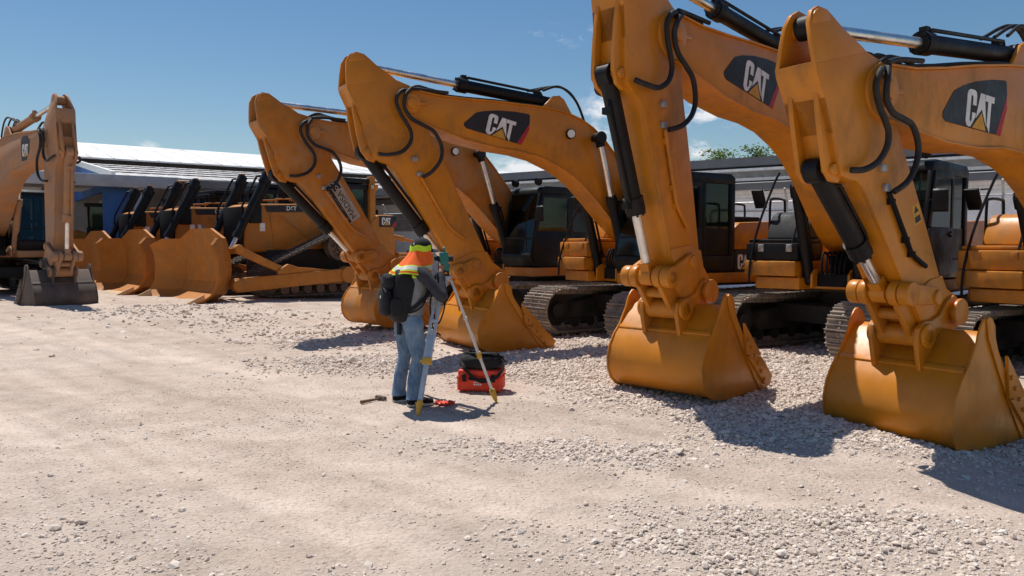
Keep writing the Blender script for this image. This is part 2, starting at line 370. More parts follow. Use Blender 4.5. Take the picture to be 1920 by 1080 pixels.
STICK_EDGE_F = [(6.02, 4.44), (6.10, 4.50), (6.22, 4.52), (6.32, 4.47), (6.38, 4.36), (6.39, 4.05), (6.27, 3.72), (6.15, 3.42), (6.05, 3.12), (5.97, 2.98), (5.85, 2.93), (5.72, 2.9), (5.60, 2.80), (5.44, 2.58), (4.72, 1.54), (4.40, 1.08), (4.22, .93)]
STICK_EDGE_B = [(3.95, 1.0), (3.85, .99), (3.73, 1.05), (3.68, 1.17), (3.73, 1.30), (3.95, 1.42), (4.09, 1.62), (4.43, 2.27), (4.75, 2.85), (5.0, 3.28), (5.1, 3.5), (5.13, 3.75), (5.2, 3.95), (5.4, 4.1), (5.7, 4.22), (5.9, 4.34)]
HOSE1 = [(5.42, 4.02), (5.58, 3.98), (5.66, 3.84), (5.60, 3.66), (5.50, 3.52), (5.42, 3.38), (5.44, 3.22), (5.58, 3.08), (5.80, 3.02), (5.92, 3.03)]
HOSE2 = [(5.40, 4.05), (5.52, 3.92), (5.54, 3.74), (5.42, 3.58), (5.22, 3.50), (5.05, 3.42), (4.93, 3.22), (4.94, 3.02), (5.08, 2.83), (5.22, 2.73)]
PIPE = [(5.22, 2.73), (5.15, 2.62), (4.85, 2.16), (4.72, 1.98), (4.45, 1.80)]

def track_belt(path, w, pitch=.19):
    """closed belt of grouser shoes along an x-z path, y centred on 0"""
    P = [Vector((p[0], p[1])) for p in path]; P.append(P[0])
    L = [0]
    for i in range(len(P) - 1): L.append(L[-1] + (P[i + 1] - P[i]).length)
    n = round(L[-1] / pitch); mb = MB(); k = 0
    for i in range(n):
        s = L[-1] * i / n
        while L[k + 1] < s: k += 1
        d = (P[k + 1] - P[k]).normalized(); p = P[k] + d * (s - L[k]); nrm = Vector((-d.y, d.x))
        m = Matrix(((d.x, 0, nrm.x), (0, 1, 0), (d.y, 0, nrm.y))).to_4x4(); m.translation = (p.x, 0, p.y)
        q = L[-1] / n
        sh = [(-q * .52, -.018), (q * .46, -.018), (q * .5, .006), (q * .44, .052), (q * .38, .052), (q * .33, .012), (q * .06, .010), (q * .03, .042), (-q * .03, .042), (-q * .06, .010), (-q * .36, .010), (-q * .39, .038), (-q * .45, .038), (-q * .5, .008)]
        mb.prism(sh, -w / 2, w / 2, m)
        mb.box((0, 0, 0), (.001, .001, .001))if False else None
        for sy in (-1, 1): # chain links
            c = Matrix.Translation((0, sy * .09, -.055)); mb.box(m @ Vector((0, sy * .09, -.055)), (q * .9, .04, .09), m.to_3x3().to_4x4())
        if w > .5:
            for sy in (-1, 1): mb.cyl(m @ Vector((-q * .2, sy * .13, .008)), m @ Vector((-q * .2, sy * .13, .03)), .02, 6); mb.cyl(m @ Vector((q * .2, sy * .13, .008)), m @ Vector((q * .2, sy * .13, .03)), .02, 6)
    return mb
def stadium(x0, x1, z0, r, sag=.03, n=14):
    # counter-clockwise seen with x right, z up would put normals inward; go clockwise so normals point out
    top = [(x0 + (x1 - x0) * t, z0 + r - sag * math.sin(math.pi * t)) for t in [i / 12 for i in range(13)]]
    fr = arc((x1, z0), r, 90, -90, n)[1:]
    bt = [(x1 + (x0 - x1) * t, z0 - r) for t in [i / 12 for i in range(1, 13)]]
    rr = arc((x0, z0), r, -90, -270, n)[1:-1]
    return top + fr + bt + rr

def excavator(key, label, x, y, th, s, al, be, LB, LS, W, bs, z0, dth=0, yel='yellow', grp='yellow excavators parked side by side', cyl_mat='black', toolbox='yellow', bucket_mat=None, shoe=.7, logo=True, tmat='track', ring=True, bdz=0):
    root = thing('excavator', label, 'excavator', (x, y, z0), math.pi + R(th), grp, s)
    bucket_mat = bucket_mat or yel
    # ---- undercarriage
    rot = R(dth)
    for sy in (-1, 1):
        mb = track_belt(stadium(-1.83, 1.83, .47, .40), shoe)
        t = mb.build('track', tmat, root, smooth=None); t.location = (0, 0, 0)
        t.matrix_local = Matrix.Rotation(rot, 4, 'Z') @ Matrix.Translation((0, sy * 1.19, 0))
        fm = MB(); fm.prism([(-1.55, .30), (1.45, .30), (1.5, .42), (1.4, .62), (.6, .74), (-.8, .74), (-1.5, .64)], -.2, .2); fm.build('track_frame', 'under', t, .02)
        for nm, cx in (('idler_wheel', 1.83), ('drive_sprocket', -1.83)):
            w = MB(); w.cyl((cx, -.1, .47), (cx, .1, .47), .33, 28); w.cyl((cx, -.22, .47), (cx, .22, .47), .13, 16); w.build(nm, 'under', t)
        for cx in (-1.3, -.85, -.4, .05, .5, .95, 1.35):
            w = MB(); w.cyl((cx, -.14, .22), (cx, .14, .22), .10, 14); w.build('track_roller', 'under', t)
    mb = MB(); mb.box((0, 0, .62), (1.7, 2.0, .30)); mb.cyl((0, 0, .75), (0, 0, 1.02), .72, 32)
    for sx in (-1, 1): mb.bar((sx * .75, -1.05, .6), (sx * .95, 1.05, .6), .35, .3)
    o = mb.build('undercarriage_body', 'under', root, .02); o.rotation_euler.z = rot
    # ---- upper frame
    mb = MB()
    pl = [(-2.3, -1.36), (1.2, -1.36), (1.5, -1.2), (1.5, -.45), (1.1, -.4), (1.1, .38), (1.5, .42), (1.55, 1.40), (-2.2, 1.40)]
    mb.prismz(pl, 1.03, 1.22); mb.build('upper_frame', yel, root, .025)
    mb = MB(); mb.prismz([(-2.1, -1.2), (.9, -1.2), (.9, 1.2), (-2.1, 1.2)], .98, 1.026); mb.build('belly_plate', 'under', root)
    cw = arc((-.6, 0), 2.2, 142, 218, 14); cw = [(p[0] - .02, p[1]) for p in cw] + [(-1.75, -1.37), (-1.75, 1.37)]
    mb = MB(); mb.prismz(cw, 1.06, 2.12); mb.build('counterweight', yel, root, .09, 3)
    # engine deck, yellow hood above a dark side stripe
    mb = MB(); mb.prism([(-1.74, 1.62), (-.45, 1.62), (-.45, 2.02), (-.6, 2.12), (-1.74, 2.16)], -1.33, 1.33); hd = mb.build('engine_hood', yel, root, .035, 2)
    mb = MB(); mb.box((-1.15, .3, 2.2), (.9, 1.2, .09)); mb.build('hood_grille', 'black_matt', hd, .03)
    for sy in (-1, 1):
        mb = MB(); mb.box((-1.095, sy * 1.30, 1.42), (1.29, .12, .394)); sp = mb.build('side_panel', 'panel_grey' if key != 'E' else yel, root, .012)
        if sy == 1 and logo: logo_letters(frame((-.52, 1.3605, 1.27), (-1, 0, 0), (0, 0, 1)), .27, sp)
    mb = MB(); mb.cyl((-1.3, -.7, 2.1), (-1.3, -.7, 2.75), .07, 14); mb.tube([(-1.3, -.7, 2.7), (-1.3, -.7, 2.85), (-1.4, -.7, 2.93)], .06, 12); mb.build('exhaust_pipe', 'black_matt', root)
    for yy in (.5, -.5):
        mb = MB(); mb.tube(smooth_path([(-.6, yy, 2.1), (-.6, yy, 2.42), (-.75, yy, 2.5), (-1.5, yy, 2.5), (-1.6, yy, 2.42), (-1.6, yy, 2.12)]), .02, 8); mb.build('handrail', 'black', root)
    # ---- right front: toolbox with steps, tank and its shield
    tm = 'black' if toolbox == 'black' else yel
    mb = MB(); mb.box((1.08, -.93, 1.36), (.98, .88, .24)); tb = mb.build('step_box', yel, root, .028, 2)
    mb = MB(); mb.box((1.05, -.93, 1.63), (.92, .90, .28)); tb = mb.build('toolbox', tm, root, .028, 2)
    mb = MB(); mb.box((1.02, -.93, 1.805), (.86, .86, .06)); lid = mb.build('lid', tm, tb, .025)
    for yy in (-1.1, -.62):
        mb = MB(); mb.box((1.522, yy, 1.69), (.03, .10, .12)); mb.build('latch', 'steel' if toolbox == 'black' else 'yellow_dusty', tb, .01)
    mb = MB(); mb.prism([(-.42, 1.22), (.52, 1.22), (.52, 1.9), (.40, 2.0), (-.42, 2.0)], -1.35, -.5); mb.build('fuel_tank', yel, root, .04, 2)
    gm = 'panel_grey' if toolbox == 'black' else yel
    mb = MB(); mb.prism([(.55, 1.84), (.98, 1.84), (.86, 2.12), (.76, 2.25), (.62, 2.30), (.55, 2.30)], -1.30, -.56); mb.build('tank_shield', gm, root, .04, 3)
    mb = MB()
    mb.tube(smooth_path([(1.62, -1.25, 1.12), (1.58, -1.25, 1.5), (1.36, -1.22, 2.1), (1.10, -1.12, 2.72), (1.0, -1.06, 2.95)]), .02, 8)
    rl = mb.build('mirror_bar', 'black', root)
    mb = MB(); mb.tube([(1.14, -1.13, 2.66), (1.1, -1.28, 2.66)], .014, 6); mb.box((1.10, -1.37, 2.52), (.05, .20, .34), Matrix.Rotation(.5, 4, 'Y')); mb.build('mirror', 'black', rl, .015)
    mb = MB(); mb.tube(smooth_path([(.3, -1.3, 1.9), (.3, -1.3, 2.45), (.38, -1.3, 2.53), (.75, -1.3, 2.53), (.84, -1.3, 2.44), (.84, -1.3, 1.86)]), .022, 8); mb.build('handrail', 'black', root)
    # ---- cab
    side = [(-.40, 1.24), (1.50, 1.24), (1.60, 1.42), (1.56, 1.95), (1.30, 2.88), (1.18, 2.97), (-.30, 2.97), (-.40, 2.88)]
    y0, y1 = .42, 1.40
    def rim(poly, holes): pass
    mb = MB()
    # base, roof, pillars
    mb.prism([(-.40, 1.24), (1.50, 1.24), (1.60, 1.42), (1.59, 1.52), (1.40, 1.52), (-.40, 1.52)], y0, y1)
    mb.prism([(1.34, 2.80), (1.30, 2.90), (1.18, 2.97), (-.30, 2.97), (-.40, 2.90), (-.40, 2.78)], y0, y1)
    def pillar(a, b, w, yy):
        mb.prism([(a[0] - w, a[1]), (a[0], a[1]), (b[0], b[1]), (b[0] - w, b[1])], yy - .035, yy + .035)
    for yy in (y0 + .036, y1 - .036):
        pillar((1.59, 1.50), (1.335, 2.82), .085, yy); pillar((.42, 1.50), (.40, 2.82), .10, yy); pillar((-.27, 1.5), (-.27, 2.8), .13, yy)
    mb.box((-.36, (y0 + y1) / 2, 2.1), (.06, y1 - y0 - .02, .10))
    cab = mb.build('cab', 'black', root, .022, 2)
    mb = MB(); mb.prism([(.43, 1.30), (1.48, 1.30), (1.555, 1.46), (1.50, 1.95), (1.47, 2.0), (.43, 2.0)], y1 + .004, y1 + .03)
    mb.prism([(1.40, 2.0), (1.49, 2.0), (1.29, 2.80), (1.2, 2.80)], y1 + .004, y1 + .03); mb.prism([(.43, 2.0), (.52, 2.0), (.52, 2.72), (.43, 2.72)], y1 + .004, y1 + .03)
    mb.prism([(.43, 2.72), (1.225, 2.72), (1.205, 2.80), (.43, 2.80)], y1 + .004, y1 + .03)
    mb.cyl((.55, y1 + .03, 1.9), (.55, y1 + .05, 1.9), .05, 12); mb.box((.62, y1 + .04, 1.9), (.14, .025, .03))
    dr = mb.build('door', 'black', cab, .008)
    if key == 'A':
        mb = MB()
    mb = MB(); mb.prism([(.50, 1.98), (1.42, 1.98), (1.24, 2.74), (.50, 2.74)], y1 + .012, y1 + .018); mb.build('door_glass', 'glass', cab, smooth=None)
    mb = MB(); mb.prism([(-.29, 1.98), (.35, 1.98), (.33, 2.80), (-.29, 2.80)], y1 - .04, y1 - .034); mb.build('side_glass', 'glass', cab, smooth=None)
    mb = MB(); mb.box((.04, y1 - .04, 1.76), (.75, .02, .46)); mb.build('quarter_panel', 'black', cab)
    mb = MB(); mb.prism([(-.29, 1.5), (1.5, 1.5), (1.28, 2.80), (-.29, 2.80)], y0 + .034, y0 + .04); mb.build('side_glass', 'glass', cab, smooth=None)
    mb = MB(); a, b = (1.565, 1.53), (1.315, 2.80)
    mb.prism([a, (a[0] + .006, a[1]), (b[0] + .006, b[1]), b], y0 + .07, y1 - .07); mb.build('windshield', 'glass', cab, smooth=None)
    mb = MB(); mb.bar((1.51, y0 + .07, 1.85), (1.51, y1 - .07, 1.85), .03, .03); mb.build('window_bar', 'black', cab)
    mb = MB(); mb.box((-.37, (y0 + y1) / 2, 2.46), (.006, y1 - y0 - .2, .62)); mb.build('rear_glass', 'glass', cab, smooth=None)
    mb = MB(); mb.box((.35, .9, 1.72), (.5, .5, .16)); mb.prism([(.08, 1.75), (.22, 1.75), (.1, 2.45), (-.02, 2.45)], .66, 1.14); mb.box((.02, .9, 2.52), (.1, .28, .18)); mb.bar((.55, .62, 1.8), (.95, .62, 2.0), .12, .12); mb.bar((.55, 1.18, 1.8), (.95, 1.18, 2.0), .12, .12); mb.build('seat', 'seat', cab, .03)
    mb = MB(); mb.bar((1.3, .55, 1.55), (1.22, .55, 2.25), .05, .05); mb.box((1.2, .58, 2.25), (.06, .22, .2)); mb.build('console', 'seat', cab, .01)
    mb = MB(); mb.tube([(1.46, y1, 2.36), (1.5, y1 + .16, 2.42), (1.5, y1 + .16, 2.52)], .014, 6); mb.prism([(1.47, 2.20), (1.53, 2.22), (1.52, 2.5), (1.49, 2.53)], y1 + .06, y1 + .26); mb.build('mirror', 'black', cab, .012)
    for yy in (y0 + .12, y1 - .12):
        mb = MB(); mb.box((1.24, yy, 3.02), (.05, .04, .08)); mb.cyl((1.22, yy, 3.07), (1.32, yy, 3.06), .075, 14); lt = mb.build('cab_lamp', 'black', cab)
        
    mb = MB(); mb.tube([(1.62, y1 - .1, 1.55), (1.66, y1 - .1, 2.1), (1.48, y1 - .1, 2.75)], .012, 6); mb.build('wiper', 'black', cab)
    # ---- boom
    k = LB / (P_B - F_B).length; ang0 = math.atan2((P_B - F_B).y, (P_B - F_B).x); da = R(al) - ang0
    def bl(p):
        v = Vector(p) - F_B; c, sn = math.cos(da), math.sin(da)
        return (F_B.x + k * (v.x * c - v.y * sn), F_B.y + k * (v.x * sn + v.y * c))
    top = [bl(p) for p in BOOM_TOP]; bot = [bl(p) for p in BOOM_BOT]
    tip = bl(P_B); foot = tuple(F_B)
    rt = .235 * k
    vdir = math.degrees(da)
    tipc = [bl((P_B.x + .235 * math.cos(R(a)), P_B.y + .235 * math.sin(R(a)))) for a in (-85, -60, -35, -10, 15, 40, 65, 88)]
    footc = [bl((F_B.x + .22 * math.cos(R(a)), F_B.y + .22 * math.sin(R(a)))) for a in (-80, -110, -140, -170, 160, 130, 100)]
    poly = list(reversed(top)) + list(reversed(tipc)) + bot + footc
    mb = MB(); mb.prism(poly, -.235, .235); boom = mb.build('boom', yel, root, .012)
    mb = MB(); mb.strip(list(reversed(top)), -.26, .26, .022); mb.strip(bot, -.26, .26, .022)
    mb.build('flange_plate', yel, boom, .006)
    mb = MB(); mb.cyl((tip[0], -.30, tip[1]), (tip[0], .30, tip[1]), .15, 24); mb.cyl((tip[0], -.325, tip[1]), (tip[0], .325, tip[1]), .085, 20); mb.bar((tip[0] - .28, .262, tip[1] + .02), (tip[0] - .05, .262, tip[1]), .03, .05); mb.build('pivot_pin', yel, boom, .008)
    if logo:
        big = .262
        mb = MB(); L = [bl(p) for p in LOGO]; mb.prism(L, .2355, .242); lp = mb.build('logo_plate', 'logo_black', boom, smooth=None)
        mb = MB(); mb.prism([bl(p) for p in STRIPE], .2355, .241); mb.build('logo_stripe', 'logo_red', boom, smooth=None)
        o = bl((4.09, 3.475)); u2 = bl((3.09, 3.31)); w2 = bl((4.12, 4.475))
        m = frame((o[0], .2425, o[1]), (u2[0] - o[0], 0, u2[1] - o[1]), (w2[0] - o[0], 0, w2[1] - o[1])); 
        m = m @ Matrix(((1.04, .08, 0, 0), (-.02, 1, 0, 0), (0, 0, 1, 0), (0, 0, 0, 1)))
        logo_letters(m, .345 * k, boom)
    if key == 'E':
        cx, cz = 4.25, 3.66
        pl_ = [(cx - .30, cz + .20), (cx - .16, cz + .27), (cx + .10, cz + .28), (cx + .28, cz + .18), (cx + .24, cz - .06), (cx + .05, cz - .24), (cx - .28, cz - .26)]
        mb = MB(); mb.prism([bl(p) for p in pl_], -.2355, -.242); lp = mb.build('logo_plate', 'logo_black', boom, smooth=None)
        o = bl((cx - .19, cz - .16)); u2 = bl((cx + .81, cz - .16)); w2 = bl((cx - .19, cz + .84))
        logo_letters(frame((o[0], -.2425, o[1]), (u2[0] - o[0], 0, u2[1] - o[1]), (w2[0] - o[0], 0, w2[1] - o[1])), .30, boom)
    for sy in (1,):
        c = bl((2.42, 3.60)); mb = MB(); mb.cyl((c[0], .22, c[1]), (c[0] + .02, .30, c[1]), .085, 18); h = mb.build('work_lamp', 'black', boom)
        mb = MB(); mb.cyl((c[0] + .02, .301, c[1]), (c[0] + .022, .312, c[1]), .07, 18); mb.build('lamp_lens', 'cream', boom)
    # hydraulic lines on the boom's back
    for yy in (-.14, -.05, .12):
        path = [bl((p[0], p[1] + .05)) for p in BOOM_TOP[1:12]]
        mb = MB(); mb.tube([(p[0], yy, p[1]) for p in path], .02, 8)
        mb.build('hydraulic_line', yel if yy < .1 else 'rubber', boom)
    # bracket and stick cylinder
    q = bl((2.62, 4.14)); 
    mb = MB()
    for yy in (-.14, .14): mb.prism([bl(p) for p in [(3.0, 3.99), (2.74, 4.22), (2.6, 4.26), (2.5, 4.2), (2.3, 3.92)]], yy - .025, yy + .025)
    mb.build('cylinder_bracket', yel, boom, .008)
    # stick frame
    ks = LS / (H_B - P_B).length
    a0 = (H_B - P_B).normalized(); b0 = Vector((-a0.y, a0.x))      # b0 points forward
    a1 = Vector((-math.sin(R(be)), -math.cos(R(be)))); b1 = Vector((-a1.y, a1.x))
    def sl(p):
        v = Vector(p) - P_B; A_, B_ = v.dot(a0) * (ks if v.dot(a0) > 0 else 1.0), v.dot(b0); return (tip[0] + A_ * a1.x + B_ * b1.x, tip[1] + A_ * a1.y + B_ * b1.y)
    poly = [sl(p) for p in STICK_EDGE_F + STICK_EDGE_B]
    # stick: side plates with an open lever top between them
    mb = MB()
    hw = .185
    low = [sl(p) for p in [(6.395, 4.0)] + STICK_EDGE_F[6:] + STICK_EDGE_B[:-2] + [(5.62, 4.16)]]
    for sy in (-1, 1): mb.prism(low, sy * hw - .02, sy * hw + .02)
    # lever plates: carry on from the side plates, leaning in towards the pin
    A_, B_ = Vector((6.395, 4.0)), Vector((5.62, 4.16)); nl = Vector((-(B_ - A_).y, (B_ - A_).x)).normalized()
    if nl.y < 0: nl = -nl
    lev = [(5.62, 4.16), (5.7, 4.22), (5.9, 4.34)] + STICK_EDGE_F[:5] + [(6.392, 4.2), (6.395, 4.0)]
    for sy in (-1, 1):
        dd = [max(0, (Vector(p) - A_).dot(nl)) for p in lev]; vs = []
        for off in (-.02, .02): vs += [(sl(p)[0], sy * (hw - .19 * d_) + off, sl(p)[1]) for p, d_ in zip(lev, dd)]
        n_ = len(lev); mb.add(vs, [tuple(range(n_)), tuple(range(2 * n_ - 1, n_ - 1, -1))] + [(i, i + n_, (i + 1) % n_ + n_, (i + 1) % n_) for i in range(n_)])
    nose = STICK_EDGE_F[5:]
    mb.strip([sl(p) for p in nose], -hw - .02, hw + .02, .024) if False else None
    body = [(6.33, 3.98)] + STICK_EDGE_F[6:] + STICK_EDGE_B[:-2] + [(5.62, 4.1), (5.95, 4.1)]
    def inset(p, c=(5.35, 3.2), f=.985): return (p[0] + (c[0] - p[0]) * (1 - f), p[1] + (c[1] - p[1]) * (1 - f))
    mb.prism([sl(p) for p in body], -hw + .019, hw - .019)
    face = [sl(p) for p in [(6.395, 4.02), (6.385, 3.95), (6.27, 3.72), (6.15, 3.42)]]
    mb.strip(face, -hw - .02, hw + .02, .006 if False else -.006)
    stick = mb.build('stick', yel, root, .007)
    # edge flanges: front and back plates standing a little proud
    mb = MB(); fr = [sl(p) for p in [(6.39, 4.05), (6.27, 3.72), (6.15, 3.42), (6.05, 3.12), (5.97, 2.98)]]
    mb.strip(fr, -hw - .035, hw + .035, -.02) if False else None
    lug = [sl(p) for p in [(6.30, 3.80), (6.27, 3.55), (6.22, 3.30), (6.16, 3.06), (6.06, 2.94), (5.95, 2.91), (5.9, 3.0), (6.1, 3.45)]]
    for sy in (-1, 1): mb.prism(lug, sy * .13 - .025, sy * .13 + .025)
    lp_ = sl((6.06, 3.06)); mb.cyl((lp_[0], -.19, lp_[1]), (lp_[0], .19, lp_[1]), .05, 14)
    mb.build('cylinder_lug', yel, stick, .006)
    mb = MB(); wp = [sl(p) for p in [(4.98, 2.24), (4.72, 1.84), (4.3, 1.86), (4.2, 1.7), (4.05, 1.40), (3.80, 1.36), (3.72, 1.26), (3.70, 1.08), (3.80, 1.0), (3.98, 1.0), (4.22, .95), (4.38, 1.08), (4.7, 1.54), (5.0, 1.98)]]
    foot_plate = [(4.66, 1.48), (4.40, 1.08), (4.22, .94), (3.97, .985), (3.84, .97), (3.71, 1.04), (3.66, 1.17), (3.72, 1.31), (3.95, 1.45), (4.06, 1.62), (4.3, 1.62)]
    for sy in (-1, 1): mb.prism([sl(p) for p in foot_plate], sy * (hw + .021), sy * (hw + .035))
    mb.build('foot_plate', yel, stick, .004)
    hn = sl(H_B)
    rp = sl((6.2, 4.36))
    mb = MB(); mb.cyl((rp[0], -.14, rp[1]), (rp[0], .14, rp[1]), .085, 20)
    for sy in (-1, 1): mb.cyl((rp[0], sy * .123, rp[1]), (rp[0], sy * .142, rp[1]), .14, 22)
    mb.build('lever_pin', yel, stick, .006)
    # hoses beside the pivot
    for H, yy in ((HOSE1, .31), (HOSE2, .34)):
        pts = [sl(p) for p in H]; n = len(pts)
        path = [(p[0], yy - (.06 if i in (0, n - 1) else 0), p[1]) for i, p in enumerate(pts)]
        mb = MB(); mb.tube(smooth_path(path, 5), .029, 10); mb.build('hydraulic_hose', 'rubber', stick)
        mb = MB(); mb.tube(smooth_path([(x_, -y_, z_) for x_, y_, z_ in path], 5), .029, 10); mb.build('hydraulic_hose', 'rubber', stick)
    pts = [sl(p) for p in PIPE]; mb = MB(); mb.tube(smooth_path([(p[0], .235, p[1]) for p in pts], 4), .024, 10)
    for i in (1, 2, 3): mb.box((pts[i][0], .215, pts[i][1]), (.10, .05, .06))
    mb.build('steel_pipe', yel if key != 'D' else 'black_matt', stick)
    for p in ((5.33, 3.0), (5.25, 2.78)):
        c = sl(p); mb = MB(); mb.box((c[0], .22, c[1]), (.09, .06, .07)); mb.build('hose_clamp', 'steel', stick, .01)
    tc = bl((5.25, 4.05)); mb = MB()
    for i, yy in enumerate((-.12, .0, .12, .22)):
        a = bl((4.75, 4.06)); b = bl((5.1, 4.18)); c = bl((5.42, 4.04))
        mb.tube(smooth_path([(a[0], yy, a[1]), (b[0], yy, b[1] - .04 * i), (c[0], yy + .08, c[1])]), .026, 8)
    mb.build('hose_bundle', 'rubber', boom)
    if key == 'D':
        c = sl((4.62, 2.42)); m_ = frame((c[0], .206, c[1]), (-1, 0, 0), (0, 0, 1)); mb = MB()
        mb.add([(-.07, -.10, 0), (.07, -.10, 0), (.07, .10, 0), (-.07, .10, 0)], [(0, 1, 2, 3)], m_ @ Matrix.Rotation(.4, 4, 'Z')); mb.build('warning_decal', 'logo_yellow', stick, smooth=None)
        mb = MB(); mb.add([(-.045, .02, .002), (.045, .02, .002), (0, .085, .002), (-.05, -.08, .002), (.05, -.08, .002), (.05, -.02, .002), (-.05, -.02, .002)], [(0, 1, 2), (3, 4, 5, 6)], m_ @ Matrix.Rotation(.4, 4, 'Z')); mb.build('decal_mark', 'logo_black', stick, smooth=None)
    # ---- cylinders
    base = (q[0], 0, q[1])
    cylinder('stick_cylinder', base, (rp[0], 0, rp[1]), .52, .098, .055, root, cyl_mat)
    mb = MB()
    for i in range(3):
        a = bl((2.9 + .1 * i, 4.32)); b = bl((2.55 - .06 * i, 4.42 + .02 * i)); c = bl((2.2 - .08 * i, 4.2)); d = bl((1.95 - .1 * i, 3.70 - .09 * i))
        yy = .1 - .09 * i
        mb.tube(smooth_path([(a[0], yy, a[1]), (b[0], yy, b[1]), (c[0], yy, c[1]), (d[0], yy, d[1])]), .022, 8)
    mb.build('hose_bundle', 'rubber', boom)
    bp = bl((1.92, 3.56))
    for sy in (-1, 1):
        cylinder('boom_cylinder', (1.26, sy * .40, 1.20), (bp[0], sy * .40, bp[1]), .56, .085, .05, root, cyl_mat, .07)
        mb = MB(); mb.tube(smooth_path([(1.3, sy * .52, 1.3), (1.45, sy * .62, 1.5), (1.42, sy * .56, 2.0), (1.25, sy * .45, 2.5)]), .018, 8); mb.build('hydraulic_hose', 'rubber', root)
    mb = MB(); mb.cyl((bp[0], -.47, bp[1]), (bp[0], .47, bp[1]), .055, 14)
    for sy in (-1, 1): mb.cyl((bp[0], sy * .47, bp[1]), (bp[0], sy * .49, bp[1]), .105, 18)
    mb.build('cylinder_pin', 'black', boom)
    mb = MB()
    for sy in (-1, 1):
        for dy in (-.11, .11): mb.prism([(.9, 1.12), (1.42, 1.06), (1.42, 1.28), (1.3, 1.36), (1.15, 1.34), (.9, 1.22)], sy * .40 + dy - .02, sy * .40 + dy + .02)
        mb.prism([(-.3, 1.2), (.6, 1.2), (.42, 1.86), (.25, 2.02), (.05, 2.02), (-.1, 1.86)], sy * .29 - .03, sy * .29 + .03)
    mb.build('boom_support', yel, root, .01)
    mb = MB(); mb.box((1.0, -.05, 1.18), (.5, .5, .2)); mb.box((.8, 0, 1.42), (.35, .42, .3))
    for i in range(6): mb.tube(smooth_path([(.9, -.2 + .07 * i, 1.5), (1.15, -.22 + .08 * i, 1.62), (1.25, -.2 + .07 * i, 1.35), (1.1, -.2 + .07 * i, 1.2)]), .02, 6)
    mb.build('control_valve', 'black_matt', root)
    # ---- bucket and linkage, x-z measured from the hinge
    def bq(p): return (hn[0] + bs * p[0] * (.8 if p[0] > .3 else 1 if p[0] < .1 else 1 - (p[0] - .1)), hn[1] + bs * p[1])
    shell = [(.20, -.14), (.34, -.18), (.60, -.43), (.74, -.54), (.85, -.68), (.90, -.82), (.885, -.95), (.82, -1.06), (.70, -1.145), (.55, -1.19), (.35, -1.205), (-.1, -1.21), (-.72, -1.215)]
    mb = MB(); mb.strip([bq(p) for p in shell], -W / 2 / 1, W / 2, -.025 * 1)
    bk = mb.build('bucket', bucket_mat, root, 0, smooth=40)
    sidep = [(.07, -.20), (.085, -.09), (.15, -.025), (.23, -.005), (.33, -.03), (.40, -.10), (.46, -.22), (.62, -.42), (.76, -.53), (.87, -.67), (.92, -.82), (.905, -.955), (.835, -1.075), (.71, -1.165), (.555, -1.21), (.35, -1.225), (-.1, -1.23), (-.70, -1.235), (-.74, -1.19), (-.60, -1.05), (-.36, -.80), (-.14, -.52), (.02, -.30)]
    sub = [(.07, -.20), (.085, -.09), (.15, -.025), (.23, -.005), (.29, -.03), (.22, -.20), (-.02, -.52), (-.22, -.80), (-.42, -1.05), (-.55, -1.20), (-.70, -1.235), (-.74, -1.19), (-.60, -1.05), (-.36, -.80), (-.14, -.52), (.02, -.30)]
    for sy in (-1, 1):
        mb = MB(); mb.prism([bq(p) for p in sidep], sy * W / 2, sy * (W / 2 + .022)); mb.build('side_plate', bucket_mat, bk, .006)
        mb = MB(); mb.prism([bq(p) for p in sub], sy * (W / 2 + .0225), sy * (W / 2 + .042)); mb.build('side_edge', bucket_mat, bk, .006)
        cut = [(-.10, -.36), (-.50, -.76), (-.50, -.80), (-.16, -.74)], [(-.18, -.755), (-.52, -.80), (-.80, -1.06), (-.74, -1.17), (-.62, -1.15)]
        for c in cut:
            mb = MB(); mb.prism([bq(p) for p in c], sy * (W / 2 + .0425), sy * (W / 2 + .075))
            mb.build('side_cutter', bucket_mat, bk, .006)
        for i in range(6):
            mb = MB(); t = i / 5; p = bq((-.16 - .42 * t, -.56 - .52 * t)); mb.cyl((p[0], sy * (W / 2 + .07), p[1]), (p[0], sy * (W / 2 + .098), p[1]), .024, 6)
            mb.build('bolt', bucket_mat, bk)
    mb = MB(); mb.prism([bq(p) for p in [(-.60, -1.185), (-.60, -1.222), (-.80, -1.235), (-.86, -1.222)]], -W / 2, W / 2); mb.build('cutting_edge', bucket_mat, bk, .004)
    mb = MB(); mb.prism([bq(p) for p in [(.615, -.42), (.66, -.455), (.65, -.475), (.60, -.44)]], -W / 2 + .01, W / 2 - .01); mb.build('weld_rib', bucket_mat, bk, .004)
    for i in range(5):
        yy = -W / 2 + .08 + (W - .16) * i / 4
        mb = MB(); mb.prism([bq(p) for p in [(-.55, -1.16), (-.55, -1.24), (-1.04, -1.25), (-1.06, -1.235), (-.78, -1.12)]], yy - .05, yy + .05); mb.build('tooth', bucket_mat, bk, .012)
    ear = [(-.15, -.02), (-.10, .10), (0, .15), (.11, .11), (.24, -.02), (.38, -.06), (.50, -.06), (.60, -.12), (.62, -.24), (.55, -.50), (.44, -.42), (.2, -.15), (.1, -.18), (-.08, -.14)]
    for sy in (-1, 1):
        mb = MB(); mb.prism([(hn[0] + bs * p[0], hn[1] + bs * p[1]) for p in ear], sy * .235 - .025, sy * .235 + .025); mb.build('hinge_ear', bucket_mat, bk, .01)
    hb, lb = bq((0, 0)), (hn[0] + .48 * bs, hn[1] - .19 * bs); lpn = (hn[0] + .80 * bs, hn[1] + .19 * bs)
